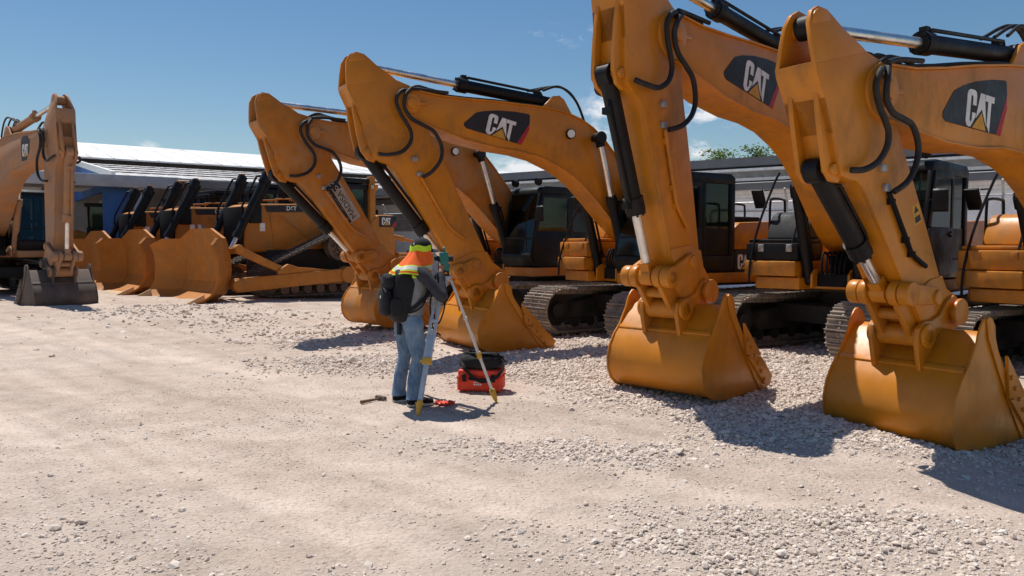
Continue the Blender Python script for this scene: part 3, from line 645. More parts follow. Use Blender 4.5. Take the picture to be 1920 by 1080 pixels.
    mb = MB(); mb.cyl((hb[0], -.33, hb[1]), (hb[0], .33, hb[1]), .095, 20); mb.cyl((hb[0], .30, hb[1]), (hb[0], .34, hb[1]), .14, 20); mb.build('hinge_pin', bucket_mat, bk, .008)
    lkm = yel
    mb = MB(); mb.cyl((lb[0], -.30, lb[1]), (lb[0], .30, lb[1]), .08, 18)
    for sy in (-1, 1): mb.cyl((lb[0], sy * .262, lb[1]), (lb[0], sy * .30, lb[1]), .125, 20)
    mb.cyl((lb[0], -.195, lb[1]), (lb[0], .195, lb[1]), .115, 20)
    for sy in (-1, 1):
        mb.bar((lb[0], sy * .16, lb[1]), (lpn[0], sy * .13, lpn[1]), .06, .19, (0, 1, 0)) if False else mb.prism([(lb[0] - .06, lb[1] + .10), (lb[0] + .10, lb[1] - .03), (lpn[0] + .08, lpn[1] - .04), (lpn[0] - .07, lpn[1] + .06)], sy * .145 - .03, sy * .145 + .03)
    mb.cyl(((lb[0] + lpn[0]) / 2, -.15, (lb[1] + lpn[1]) / 2), ((lb[0] + lpn[0]) / 2, .15, (lb[1] + lpn[1]) / 2), .06, 12)
    mb.build('bucket_link', lkm, root, .01)
    mb = MB(); mb.cyl((lpn[0], -.32, lpn[1]), (lpn[0], .32, lpn[1]), .075, 18)
    for sy in (-1, 1): mb.cyl((lpn[0], sy * .21, lpn[1]), (lpn[0], sy * .32, lpn[1]), .12, 22); mb.cyl((lpn[0], sy * .11, lpn[1]), (lpn[0], sy * .20, lpn[1]), .125, 22)
    mb.build('link_pin', lkm, root, .012)
    spt = sl((4.12, 1.50)); spt = sl((4.30, 1.42))
    for sy in (-1, 1):
        mb = MB(); mb.prism([(lpn[0] - .04, lpn[1] + .10), (lpn[0] + .10, lpn[1]), (lpn[0] + .02, lpn[1] - .10), (spt[0] - .08, spt[1] - .08), (spt[0] - .10, spt[1] + .05), (spt[0], spt[1] + .10)], sy * .27 - .028, sy * .27 + .028); mb.cyl((spt[0], sy * .22, spt[1]), (spt[0], sy * .32, spt[1]), .075, 16); mb.build('idler_link', lkm, root, .01)
    cb = sl((6.07, 3.06))
    cylinder('bucket_cylinder', (cb[0], 0, cb[1]), (lpn[0], 0, lpn[1]), 0.66, .092, .052, root, cyl_mat, eye=yel)
    # mounting stones' own shadow needs nothing; sticker for the dusty one
    if key == 'A':
        c = sl((5.0, 2.86)); d0 = Vector(sl((4.6, 2.15))) - Vector(sl((5.0, 2.84))); d0.normalize()
        m = frame((c[0] + .02, .2075, c[1] + .03), (d0.x, 0, d0.y), (-d0.y * -1, 0, d0.x * -1))
        U = Vector((d0.x, 0, d0.y)); Vv = Vector((0, 1, 0)).cross(U)
        m = frame((sl((4.86, 2.50))[0], .2085, sl((4.86, 2.50))[1]), -U, Vv if (-U).cross(Vv).y > 0 else -Vv)
        mb = MB(); mb.box((0, 0, 0), (.86, .31, .004)); mb.v = [tuple(m @ Vector(p)) for p in mb.v]; st = mb.build('sticker', 'sticker', stick, smooth=None)
        mb = MB(); mb.add([(x_ - .09, y_ - .035, z_ + .003) for x_, y_, z_ in text_mesh('MADISA', .165, .001)[0]], text_mesh('MADISA', .165, .001)[1], m); mb.build('sticker_text', 'logo_black', stick, smooth=None)
        mb = MB(); mb.box((.33, -.04, .003), (.17, .17, .003)); mb.box((0, .105, .003), (.82, .07, .003)); mb.v = [tuple(m @ Vector(p)) for p in mb.v]; mb.build('sticker_block', 'logo_black', stick, smooth=None)
        t = text_mesh('CAT', .09, .001); mb = MB(); mb.add([(x_ + .33, y_ - .04, z_ + .006) for x_, y_, z_ in t[0]], t[1], m)
        t = text_mesh('01 800 623 472', .055, .001) if False else text_mesh('- - - - - - -', .07, .001)
        mb.add([(x_, y_ + .105, z_ + .006) for x_, y_, z_ in t[0]], t[1], m); mb.build('sticker_text', 'logo_white', stick, smooth=None)
    return root

G_ROW = 'yellow excavators parked side by side'
excavator('A', 'dusty yellow excavator behind the surveyor with a white dealer sticker on its stick', .66, 18.09, 41.3, .979, 19.1, 35.2, 1.09 * 5.68, 1.04 * 2.92, 1.24, .98, 0, -4, 'yellow_dusty', tmat='track')
excavator('B', 'yellow excavator in the middle with its whole arched boom and logo against the sky', 2.87, 14.52, 30.5, .975, 22.1, 29.5, .99 * 5.68, 1.08 * 2.92, 1.50, .93, 0, 4, 'yellow', shoe=.75)
excavator('C', 'yellow excavator whose near upright stick runs out of frame, with black toolbox', 5.69, 12.44, 44.6, .958, 20.8, 13.7, 1.12 * 5.68, .99 * 2.92, 1.26, .97, 0, -12, 'yellow', toolbox='black')
excavator('D', 'nearest yellow excavator at the right edge with its bucket lowest in the photo', 7.86, 10.15, 34.5, .924, 13.7, 33.2, 1.12 * 5.68, .86 * 2.92, 1.32, 1.14, -.04, 0, 'yellow')
excavator('E', 'worn rusty excavator at the left edge with a scraped dark bucket facing the camera', -15.56, 22.88, 137.4, 1.016, 19.1, 3.3, 1.13 * 5.68, 1.0 * 2.92, 1.31, .97, .265, 0, 'yellow_worn', cyl_mat='yellow_worn', bucket_mat='bucket_worn', logo=False, grp='yellow excavators parked side by side', tmat='track_dark')
# ------------------------------------------------------------------ camera, sky, sun
cam = bpy.data.cameras.new('camera'); co = bpy.data.objects.new('camera', cam); COL.objects.link(co)
cam.sensor_width = 36; cam.lens = 36 * F_PX / 1920; cam.clip_start = .05; cam.clip_end = 3000
co.location = (0, 0, CAM_H); co.rotation_euler = (math.pi / 2 - math.atan((540 - HOR) / F_PX), 0, 0); sc.camera = co
SUN = Vector((-.42, .51, 1.45)).normalized()
sl_ = bpy.data.lights.new('sun', 'SUN'); sl_.energy = 4.75; sl_.angle = R(.5); sl_.color = (1, .97, .91)
so = bpy.data.objects.new('sun', sl_); COL.objects.link(so); so.rotation_euler = SUN.to_track_quat('Z', 'Y').to_euler(); so.location = (0, 0, 30)
w = bpy.data.worlds.new('World'); sc.world = w; w.use_nodes = True
nt = w.node_tree; nt.nodes.clear()
out = nt.nodes.new('ShaderNodeOutputWorld'); bg = nt.nodes.new('ShaderNodeBackground'); nt.links.new(bg.outputs[0], out.inputs[0])
sky = nt.nodes.new('ShaderNodeTexSky'); sky.sky_type = 'NISHITA'; sky.sun_disc = False
sky.sun_elevation = math.asin(SUN.z); sky.sun_rotation = math.atan2(SUN.x, SUN.y); sky.altitude = 0; sky.air_density = 1.15; sky.dust_density = .25; sky.ozone_density = 2.2
bg.inputs['Strength'].default_value = .084
# small fair-weather clouds, placed by direction in the sky
tc = nt.nodes.new('ShaderNodeTexCoord'); sep = nt.nodes.new('ShaderNodeSeparateXYZ'); nt.links.new(tc.outputs['Generated'], sep.inputs[0])
def mth(op, a, b=None, c=None):
    n = nt.nodes.new('ShaderNodeMath'); n.operation = op
    for i, s in enumerate((a, b, c)):
        if s is None: continue
        if isinstance(s, (int, float)): n.inputs[i].default_value = s
        else: nt.links.new(s, n.inputs[i])
    return n.outputs[0]
ysafe = mth('MAXIMUM', sep.outputs['Y'], .05)
px = mth('DIVIDE', sep.outputs['X'], ysafe); pz = mth('DIVIDE', sep.outputs['Z'], ysafe)
cn = nt.nodes.new('ShaderNodeTexNoise'); cn.inputs['Scale'].default_value = 34; cn.inputs['Detail'].default_value = 7; cn.inputs['Roughness'].default_value = .62
mp = nt.nodes.new('ShaderNodeMapping'); mp.inputs['Scale'].default_value = (1, 1, 2.0); nt.links.new(tc.outputs['Generated'], mp.inputs[0]); nt.links.new(mp.outputs[0], cn.inputs['Vector'])
tot = None
for u, v, ru, rv, amp in [(1318, 213, 52, 20, 1.0), (1062, 73, 46, 13, .6), (1128, 205, 34, 22, .9), (1120, 262, 60, 45, .7), (1010, 318, 90, 24, 1.0), (1305, 285, 22, 18, .9), (1690, 250, 50, 22, .7), (280, 277, 26, 10, .7), (660, 300, 60, 14, .5), (1480, 90, 0.1, .1, 0)]:
    if amp == 0: continue
    dx = mth('DIVIDE', mth('SUBTRACT', px, (u - 960) / F_PX), ru / F_PX); dz = mth('DIVIDE', mth('SUBTRACT', pz, (HOR - v) / F_PX), rv / F_PX)
    r2 = mth('ADD', mth('MULTIPLY', dx, dx), mth('MULTIPLY', dz, dz))
    e = mth('MULTIPLY', mth('EXPONENT', mth('MULTIPLY', r2, -.7)), amp)
    tot = e if tot is None else mth('MAXIMUM', tot, e)
cl = mth('MULTIPLY', tot, mth('MULTIPLY', mth('SUBTRACT', mth('ADD', cn.outputs['Fac'], mth('MULTIPLY', tot, .22)), .56), 5.0))
cl = mth('MINIMUM', mth('MAXIMUM', cl, 0.0), .85)
mx = nt.nodes.new('ShaderNodeMix'); mx.data_type = 'RGBA'
nt.links.new(cl, mx.inputs['Factor']); hs = nt.nodes.new('ShaderNodeHueSaturation'); hs.inputs['Saturation'].default_value = 1.24; nt.links.new(sky.outputs[0], hs.inputs['Color']); nt.links.new(hs.outputs[0], mx.inputs['A']); mx.inputs['B'].default_value = (11.0, 10.9, 11.2, 1)
nt.links.new(mx.outputs['Result'], bg.inputs['Color'])
sc.view_settings.view_transform = 'Standard'; sc.view_settings.look = 'None'; sc.view_settings.exposure = 0; sc.view_settings.gamma = 1
sc.cycles.max_bounces = 6; sc.cycles.transparent_max_bounces = 12

# ------------------------------------------------------------------ ground sheet
def vnoise(x, y, s, seed):
    r = np.random.default_rng(seed); T = r.random((256, 256))
    xs, ys = x * s, y * s; xi, yi = np.floor(xs).astype(int), np.floor(ys).astype(int); fx, fy = xs - xi, ys - yi
    fx = fx * fx * (3 - 2 * fx); fy = fy * fy * (3 - 2 * fy)
    g = lambda i, j: T[i % 256, j % 256]
    return (g(xi, yi) * (1 - fx) + g(xi + 1, yi) * fx) * (1 - fy) + (g(xi, yi + 1) * (1 - fx) + g(xi + 1, yi + 1) * fx) * fy - .5
def fbm(x, y, s, seed, n=4, g=.5):
    return sum(vnoise(x, y, s * 2 ** i, seed + i) * g ** i for i in range(n))
def seg_band(x, y, pts, wd):
    """soft band round a world-space polyline"""
    best = np.full(np.shape(x), 1e9)
    for (ax, ay), (bx, by) in zip(pts[:-1], pts[1:]):
        dx, dy = bx - ax, by - ay; t = np.clip(((x - ax) * dx + (y - ay) * dy) / (dx * dx + dy * dy), 0, 1)
        best = np.minimum(best, np.hypot(x - ax - t * dx, y - ay - t * dy))
    return np.exp(-(best / wd) ** 2)
def gravel(x, y):
    """how densely loose crushed stone lies: 0 bare dust .. 1 heaped"""
    a = seg_band(x, y, [(9, 6.6), (5, 6.9), (3.2, 7.4), (1.6, 8.6), (.6, 9.6), (1.8, 11.5)], 1.15)
    a = np.maximum(a, seg_band(x, y, [(2.4, 9.6), (4.6, 8.2)], 1.3)); a = np.maximum(a, seg_band(x, y, [(.3, 10.2), (2.0, 12.6)], .9))
    a = np.maximum(a, .80 * seg_band(x, y, [(-.5, 3.1), (.2, 3.9), (1.15, 4.3), (1.7, 3.8), (1.0, 2.9), (2.2, 4.4)], .8))
    a = np.maximum(a, .58 * seg_band(x, y, [(-.2, 6.3), (.9, 6.3), (1.9, 6.5)], .62))
    a = np.maximum(a, .55 * seg_band(x, y, [(-7.5, 17.0), (-4.5, 15.5), (-2.5, 13.4)], 1.6)); a = np.maximum(a, .5 * seg_band(x, y, [(-3.5, 10.5), (-1.2, 10.8)], 1.0))
    a = np.maximum(a, .16 * seg_band(x, y, [(-3.4, 4.7), (-2.2, 4.3), (-1.2, 3.7)], .8))
    a = np.maximum(a, .85 * (sstep(9.6, 11.0, y) * sstep(-1.2, .8, x)))
    n = fbm(x, y, .9, 5, 4, .6)
    return np.clip(a * (1 + 1.1 * n) + .25 * n * a, 0, 1)
def ruts(x, y):
    u = x * .35 + y * .94
    return vnoise(x * .12 + 7, u * 1.0, 2.6, 91) + .6 * vnoise(x * .25, u, 6.0, 92)
def wheel_track(x, y):
    """broad smooth bands pressed by passing machines"""
    t = seg_band(x, y, [(-9.5, 11.6), (-6.6, 10.0), (-3.65, 8.0), (-1.53, 6.2), (.14, 5.2), (2.4, 4.95), (6, 5.2)], .30)
    t = np.maximum(t, seg_band(x, y, [(-7.5, 8.9), (-4.69, 7.08), (-2.6, 5.73), (-1.15, 4.63), (-.1, 3.6), (.5, 2.6)], .27))
    t = np.maximum(t, .7 * seg_band(x, y, [(-9, 9.6), (-5.4, 8.0), (-3.0, 6.4), (-1.0, 5.1), (1, 4.4)], .2))
    t = np.maximum(t, .8 * seg_band(x, y, [(-10, 14.5), (-6, 12.2), (-3.2, 9.8), (-1.6, 7.6), (.2, 6.9), (2.5, 6.2), (6, 5.9)], .28))
    return np.clip(t * (1 + .9 * fbm(x, y, 1.4, 61, 3, .6)), 0, 1)
def ground_z(x, y):
    z = ground_np(x, y); near = np.exp(-((x / 30) ** 2 + ((y - 9) / 24) ** 2))
    g = gravel(x, y)
    z = z + near * (.05 * fbm(x, y, .45, 21, 3) + .012 * ruts(x, y) * (1 - g) + .018 * fbm(x, y, 3.2, 33, 3) * (.35 + g) + .05 * g * (fbm(x, y, 1.1, 44, 2) + .15) + .008 * fbm(x, y, 11, 55, 2))
    z = z - .022 * wheel_track(x, y) * near
    far_l = sstep(12, 15, y) * sstep(-1, -4, x) * sstep(24, 19, y)
    z = z + far_l * (.07 * np.maximum(fbm(x, y, 1.3, 66, 4, .6) + .12, 0))
    return z
def spaced(stops):
    out = []
    for (a, b, st) in stops: out += list(np.arange(a, b, st))
    return np.array(out + [stops[-1][1]])
gx = np.concatenate([-np.geomspace(600, 17, 26), spaced([(-16.5, -8, .22), (-8, -4, .10), (-4, 4.5, .05), (4.5, 9, .11), (9, 17, .3)]), np.geomspace(18, 600, 26)])
gy = np.concatenate([-np.geomspace(600, 2, 22), spaced([(-1.5, 2, .3), (2, 7, .045), (7, 12, .07), (12, 20, .12), (20, 34, .4)]), np.geomspace(35, 900, 30)])
GX, GY = np.meshgrid(gx, gy); GZ = ground_z(GX, GY)
ny, nx = GX.shape; V = np.stack([GX, GY, GZ], -1).reshape(-1, 3).astype(np.float32)
idx = np.arange(ny * nx).reshape(ny, nx); Q = np.stack([idx[:-1, :-1], idx[:-1, 1:], idx[1:, 1:], idx[1:, :-1]], -1).reshape(-1, 4)
def np_mesh(name, V, Fq, k, mat, attr=None, smooth=True):
    me = bpy.data.meshes.new(name); me.vertices.add(len(V)); me.vertices.foreach_set('co', V.astype(np.float32).ravel())
    nf = len(Fq); me.loops.add(nf * k); me.loops.foreach_set('vertex_index', Fq.astype(np.int32).ravel())
    me.polygons.add(nf); me.polygons.foreach_set('loop_start', np.arange(0, nf * k, k, dtype=np.int32))
    me.polygons.foreach_set('use_smooth', np.full(nf, smooth))
    me.update(calc_edges=True)
    if attr: 
        a = me.attributes.new(attr[0], 'FLOAT', 'POINT'); a.data.foreach_set('value', attr[1].astype(np.float32).ravel())
    me.materials.append(mat); me.validate()
    o = bpy.data.objects.new(name, me); COL.objects.link(o); return o
gr = np_mesh('ground', V, Q, 4, M['ground'], ('gravel', gravel(GX, GY)))
wt = gr.data.attributes.new('wheel_track', 'FLOAT', 'POINT'); wt.data.foreach_set('value', wheel_track(GX, GY).astype(np.float32).ravel())
gr['kind'] = 'structure'
def gzz(x, y): return float(ground_z(np.array([x]), np.array([y]))[0])

# ------------------------------------------------------------------ loose stones: one uncountable mass
t_ = (1 + 5 ** .5) / 2
ICO = np.array([(-1, t_, 0), (1, t_, 0), (-1, -t_, 0), (1, -t_, 0), (0, -1, t_), (0, 1, t_), (0, -1, -t_), (0, 1, -t_), (t_, 0, -1), (t_, 0, 1), (-t_, 0, -1), (-t_, 0, 1)]) / math.sqrt(1 + t_ * t_)
ICF = np.array([(0, 11, 5), (0, 5, 1), (0, 1, 7), (0, 7, 10), (0, 10, 11), (1, 5, 9), (5, 11, 4), (11, 10, 2), (10, 7, 6), (7, 1, 8), (3, 9, 4), (3, 4, 2), (3, 2, 6), (3, 6, 8), (3, 8, 9), (4, 9, 5), (2, 4, 11), (6, 2, 10), (8, 6, 7), (9, 8, 1)])
def scatter(n, xr, yr, dens, rmed, rsig, pw=1.0):
    x = RNG.uniform(*xr, n); y = RNG.uniform(*yr, n)
    # keep to what lies ahead of the camera
    keep = (np.abs(x) < .72 * y + 1.2) & (RNG.random(n) < dens(x, y) * (1 - .85 * wheel_track(x, y))); x, y = x[keep], y[keep]
    r = rmed * np.exp(rsig * RNG.standard_normal(len(x))); return x, y, np.clip(r, .006, .11)
parts = [scatter(190000, (-4, 9), (2.4, 13.5), lambda x, y: np.clip(gravel(x, y) * 1.5 - .22, 0, 1) * sstep(4.6, 7.0, y + .4 * (x - 1)), .0140, .38),
         scatter(70000, (-3, 4.5), (2.4, 7.2), lambda x, y: np.clip(gravel(x, y) * 1.4 - .15, 0, 1), .0085, .45),
         scatter(26000, (-4.5, 6), (2.4, 9), lambda x, y: .10 + .75 * gravel(x, y), .009, .4),
         scatter(90000, (-5, 5.5), (2.4, 9.5), lambda x, y: np.clip(.22 + .5 * fbm(x, y, .8, 77, 4, .6) + .3 * gravel(x, y), .02, 1), .0052, .42),
         scatter(1500, (-8, 6), (2.6, 13), lambda x, y: .25 + .3 * gravel(x, y), .009, .5),
         scatter(12000, (-12, 0), (10.5, 21), lambda x, y: np.clip(gravel(x, y) * 1.3, .03, 1), .024, .42),
         scatter(9000, (-1, 9), (10.5, 17), lambda x, y: np.clip(gravel(x, y), 0, 1), .022, .4),
         scatter(200, (-9, 7), (6.5, 18), lambda x, y: .15 + .5 * gravel(x, y), .024, .35)]
sx = np.concatenate([p[0] for p in parts]); sy_ = np.concatenate([p[1] for p in parts]); sr = np.concatenate([p[2] for p in parts])
N = len(sx); print('stones', N)
shapes = []
for i in range(24):
    q = ICO * (1 + .38 * (RNG.random((12, 1)) - .5)) + .18 * (RNG.random((12, 3)) - .5); shapes.append(q)
shapes = np.array(shapes)
B = shapes[RNG.integers(0, 24, N)] * np.stack([RNG.uniform(.8, 1.35, N), RNG.uniform(.75, 1.1, N), RNG.uniform(.42, .8, N)], -1)[:, None, :]
an = RNG.uniform(0, 2 * np.pi, N); tl = RNG.normal(0, .35, N)
ca, sa, ct, st_ = np.cos(an), np.sin(an), np.cos(tl), np.sin(tl)
X = B[..., 0] * ct[:, None] + B[..., 2] * st_[:, None]; Z = -B[..., 0] * st_[:, None] + B[..., 2] * ct[:, None]; Y = B[..., 1]
X, Y = X * ca[:, None] - Y * sa[:, None], X * sa[:, None] + Y * ca[:, None]
gh = ground_z(sx, sy_); gg = gravel(sx, sy_); lift = RNG.uniform(-.35, .35, N) + gg * RNG.uniform(0, .8, N)
SV = np.stack([X * sr[:, None] + sx[:, None], Y * sr[:, None] + sy_[:, None], Z * sr[:, None] + (gh + lift * sr * .8)[:, None]], -1).reshape(-1, 3)
SF = (ICF[None] + (np.arange(N) * 12)[:, None, None]).reshape(-1, 3)
tint = np.repeat(np.clip(RNG.normal(.5, .22, N), 0, 1), 12)
stn = np_mesh('loose_gravel', SV, SF, 3, M['stone'], ('tint', tint), smooth=False)
stn['kind'] = 'stuff'; stn['label'] = 'pale crushed limestone gravel strewn over the dusty yard'
# ------------------------------------------------------------------ bulldozers
def bulldozer(label, x, y, z0, th, full=True, stickers=1):
    root = thing('bulldozer', label, 'bulldozer', (x, y, z0), math.pi + R(th), 'bulldozers parked blade to blade')
    Y = 'yellow_dozer'
    # tracks with the drive sprocket carried high
    a, b, c = (1.62, .50), (-1.62, .50), (-.62, 1.42); r, rc = .42, .44
    def tang(p, q, r0, r1):   # outer tangent on the left of p->q
        p, q = Vector(p), Vector(q); d = q - p; L = d.length; ang = math.atan2(d.y, d.x); off = math.asin((r0 - r1) / L)
        n = ang + math.pi / 2 - off + 0; return n
    def belt():
        order = [(c, rc), (a, r), (b, r)]; pts = []
        ns = [tang(order[i][0], order[(i + 1) % 3][0], order[i][1], order[(i + 1) % 3][1]) for i in range(3)]
        for i in range(3):
            cen, rr = order[i]; n_in, n_out = ns[i - 1], ns[i]
            while n_out > n_in: n_out -= 2 * math.pi
            k = 12
            for j in range(k + 1):
                t = n_in + (n_out - n_in) * j / k; pts.append((cen[0] + rr * math.cos(t), cen[1] + rr * math.sin(t)))
            nxt = order[(i + 1) % 3]; e = pts[-1]; f = (nxt[0][0] + nxt[1] * math.cos(n_out), nxt[0][1] + nxt[1] * math.sin(n_out))
            for j in range(1, 10): pts.append((e[0] + (f[0] - e[0]) * j / 10, e[1] + (f[1] - e[1]) * j / 10))
        return pts
    for sy in (-1, 1):
        t = track_belt(belt(), .56, .22).build('track', 'track_dark', root, smooth=None); t.location.y = sy * 1.04
        m = MB(); m.prism([(-1.5, .34), (1.5, .34), (1.55, .62), (.3, .80), (-1.5, .66)], -.2, .2); m.build('track_frame', 'yellow_worn', t, .02)
        for cx, cz, rr in ((1.62, .5, .36), (-1.62, .5, .36), (-.62, 1.42, .40)):
            m = MB(); m.cyl((cx, -.12, cz), (cx, .12, cz), rr, 26); m.cyl((cx, -.28, cz), (cx, .28, cz), .16, 16)
            for k in range(10): q = 2 * math.pi * k / 10; m.cyl((cx + .26 * math.cos(q), -.29, cz + .26 * math.sin(q)), (cx + .26 * math.cos(q), .29, cz + .26 * math.sin(q)), .03, 6) if rr > .38 else None
            m.build('drive_sprocket' if rr > .38 else 'idler_wheel', 'rust_dark', t)
        for cx in (-1.1, -.7, -.3, .1, .5, .9, 1.2):
            m = MB(); m.cyl((cx, -.22, .24), (cx, .22, .24), .13, 14); m.build('track_roller', 'rust_dark', t)
    m = MB(); m.box((-.2, 0, .95), (3.2, 1.2, .8)); m.build('belly_frame', 'under', root, .03)
    # engine enclosure
    m = MB(); m.prism([(-.62, 1.35), (1.98, 1.25), (2.02, 1.5), (1.98, 2.50), (1.8, 2.58), (-.62, 2.66)], -.60, .60); hood = m.build('engine_enclosure', Y, root, .05, 3)
    for sy in (-1, 1):
        m = MB(); m.prism([(-.58, 1.46), (1.15, 1.36), (1.28, 2.36), (-.58, 2.42)], sy * .601, sy * .622); d = m.build('engine_door', Y, root, .01)
        m = MB(); m.bar((1.05, sy * .626, 2.30), (-.10, sy * .626, 1.52), .012, .10, (0, 1, 0)); m.build('door_brace', 'yellow_worn', d)
        m = MB(); m.prism([(-.20, 2.425), (1.35, 2.37), (1.42, 2.53), (-.20, 2.615)], sy * .601, sy * .625); st = m.build('hood_stripe', 'logo_black', root, smooth=None)
        if sy == 1:
            vs, fs = text_mesh('D6T', .17, .002, .004); mb = MB(); mb.add(vs, fs, frame((.62, .628, 2.485), (-1, 0, .02), (0, 0, 1))); mb.build('model_number', 'logo_white', st, smooth=None)
            for k in range(stickers):
                mb = MB(); mb.box((1.50 - .3 * k * 1, .612, 1.95), (.15 if k == 0 else .24, .02, .22)); mb.build('notice', 'logo_white', hood, smooth=None)
        m = MB(); m.tube(smooth_path([(1.0, sy * .45, 2.56), (1.0, sy * .45, 2.72), (.9, sy * .45, 2.75), (-.4, sy * .45, 2.80), (-.5, sy * .45, 2.76), (-.5, sy * .45, 2.64)]), .022, 8); m.build('handrail', Y, root)
    m = MB(); m.box((2.03, 0, 1.95), (.10, 1.1, 1.1)); m.build('radiator_guard', 'black_matt', root, .02)
    m = MB(); m.cyl((.75, .28, 2.55), (.75, .28, 3.05), .08, 14); m.build('exhaust_stack', 'black_matt', root); m = MB(); m.cyl((.35, -.25, 2.6), (.35, -.25, 3.0), .13, 16); m.cyl((.35, -.25, 2.95), (.35, -.25, 3.08), .17, 16); m.build('air_cleaner', 'black_matt', root)
    # lift cylinders
    for sy in (-1, 1):
        m = MB(); m.box((1.72, sy * .60, 2.30), (.34, .22, .50)); m.build('cylinder_yoke', 'black', root, .03)
        b, p = Vector((1.38, sy * .72, 3.42)), Vector((2.62, sy * .72, 1.05)); d = (p - b).normalized(); g = b + d * 2.0
        m = MB(); m.cyl(b, g, .105, 18); m.cyl(b, b + d * .3, .13, 18); m.cyl(g - d * .15, g, .13, 18); m.bar(b + d * .1 + Vector((-.14, 0, -.05)), b + d * 1.3 + Vector((-.14, 0, -.05)), .09, .09); m.tube([b + d * .2 + Vector((.13, 0, .1)), b + d * .25 + Vector((.2, 0, .12)), b + d * 1.2 + Vector((.2, 0, .12)), b + d * 1.5 + Vector((.1, 0, .05))], .03, 8)
        lc = m.build('lift_cylinder', 'black', root)
        m = MB(); m.cyl(g, p, .06, 14); m.build('rod', 'chrome', lc)
        m = MB(); m.box(b + Vector((.02, 0, -.02)), (.13, .11, .20)); m.build('work_lamp', Y, root, .015)
    # blade
    prof = [(.62, 0.0), (.36, .08), (.13, .22), (-.01, .50), (-.03, .85), (-.01, 1.16), (.04, 1.44), (.11, 1.66)]
    ysec = [-1.97, -1.72, -1.36, -.62, 0, .62, 1.36, 1.72, 1.97]; fwd = [.60, .355, 0, 0, 0, 0, 0, .355, .60]; ht = [.88, .985, .985, 1.14, 1.14, 1.14, .985, .985, .88]
    fr, bk = [], []
    for yy, f, h in zip(ysec, fwd, ht):
        fr.append([(2.86 + f + px, yy, pz if pz < 1.1 else 1.1 + (pz - 1.1) * (1 + (h - 1) * 3)) for px, pz in prof]); bk.append([(2.80 + f + px - .02, yy + (.02 if yy < -1.5 else -.02 if yy > 1.5 else 0), pz if pz < 1.1 else 1.1 + (pz - 1.1) * (1 + (h - 1) * 3)) for px, pz in prof])
    m = MB(); n = len(prof); k = len(ysec); vs = [p for s_ in fr for p in s_] + [p for s_ in bk for p in s_]; o = n * k; fs = []
    for i in range(k - 1):
        for j in range(n - 1):
            q = (i * n + j, i * n + j + 1, (i + 1) * n + j + 1, (i + 1) * n + j); fs += [q, tuple(o + e for e in reversed(q))]
        fs += [(i * n, (i + 1) * n, o + (i + 1) * n, o + i * n), (i * n + n - 1, o + i * n + n - 1, o + (i + 1) * n + n - 1, (i + 1) * n + n - 1)]
    for j in range(n - 1):
        fs += [(j, o + j, o + j + 1, j + 1), ((k - 1) * n + j, (k - 1) * n + j + 1, o + (k - 1) * n + j + 1, o + (k - 1) * n + j)]
    m.add(vs, fs); bl_ = m.build('blade', Y, root, smooth=22)
    for i in range(k - 1):
        if i in (3,): pass
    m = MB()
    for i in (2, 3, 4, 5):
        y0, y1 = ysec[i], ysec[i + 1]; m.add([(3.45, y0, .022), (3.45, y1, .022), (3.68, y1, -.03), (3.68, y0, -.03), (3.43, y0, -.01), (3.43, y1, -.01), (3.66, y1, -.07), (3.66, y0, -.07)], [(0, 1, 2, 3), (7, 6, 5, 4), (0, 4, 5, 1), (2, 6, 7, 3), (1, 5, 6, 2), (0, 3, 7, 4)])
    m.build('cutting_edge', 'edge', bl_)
    for sy in (-1, 1):
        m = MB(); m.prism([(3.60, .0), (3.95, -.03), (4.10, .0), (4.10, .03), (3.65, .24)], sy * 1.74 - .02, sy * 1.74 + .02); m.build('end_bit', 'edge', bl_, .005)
        m = MB(); m.prism([(2.48, .30), (2.69, .30), (2.69, 1.5), (2.5, 1.3)], sy * .72 - .05, sy * .72 + .05); m.build('blade_bracket', Y, bl_, .01)
    m = MB(); m.box((2.60, 0, .45), (.14, 3.2, .2)); m.box((2.60, 0, 1.3), (.14, 3.0, .14)); m.build('stiffener', Y, bl_, .01)
    # push arms and braces
    for sy in (-1, 1):
        m = MB(); m.bar((2.75, sy * 1.58, .42), (-.55, sy * 1.58, .62), .22, .36); m.cyl((-.55, sy * 1.40, .62), (-.55, sy * 1.74, .62), .24, 20); m.cyl((2.72, sy * 1.46, .42), (2.72, sy * 1.72, .42), .16, 16); ar = m.build('push_arm', Y, root, .03)
        m = MB(); m.bar((2.66, sy * 1.5, 1.34), (1.25, sy * 1.5, .70), .17, .19); m.cyl((2.64, sy * 1.40, 1.35), (2.64, sy * 1.62, 1.35), .12, 14); m.prism([(1.6, .78), (1.3, .95), (1.0, .86), (-.2, .76), (.3, .70), (1.6, .66)], sy * 1.58 - .06, sy * 1.58 + .06); m.build('arm_brace', Y, ar, .02)
    # cab, guard posts, rear tank, ripper
    m = MB()
    m.prism([(-1.78, 1.62), (-.55, 1.62), (-.50, 2.10), (-.55, 2.16), (-1.78, 2.16)], -.82, .82); m.box((-1.15, 0, 3.20), (1.36, 1.7, .16))
    for xx, yy in ((-.55, .75), (-.55, -.75), (-.55, .28), (-1.2, .80), (-1.2, -.80), (-1.74, .78), (-1.74, -.78), (-.55, -.28)): m.box((xx, yy, 2.65), (.09, .09, 1.1))
    cb = m.build('cab', 'black', root, .02)
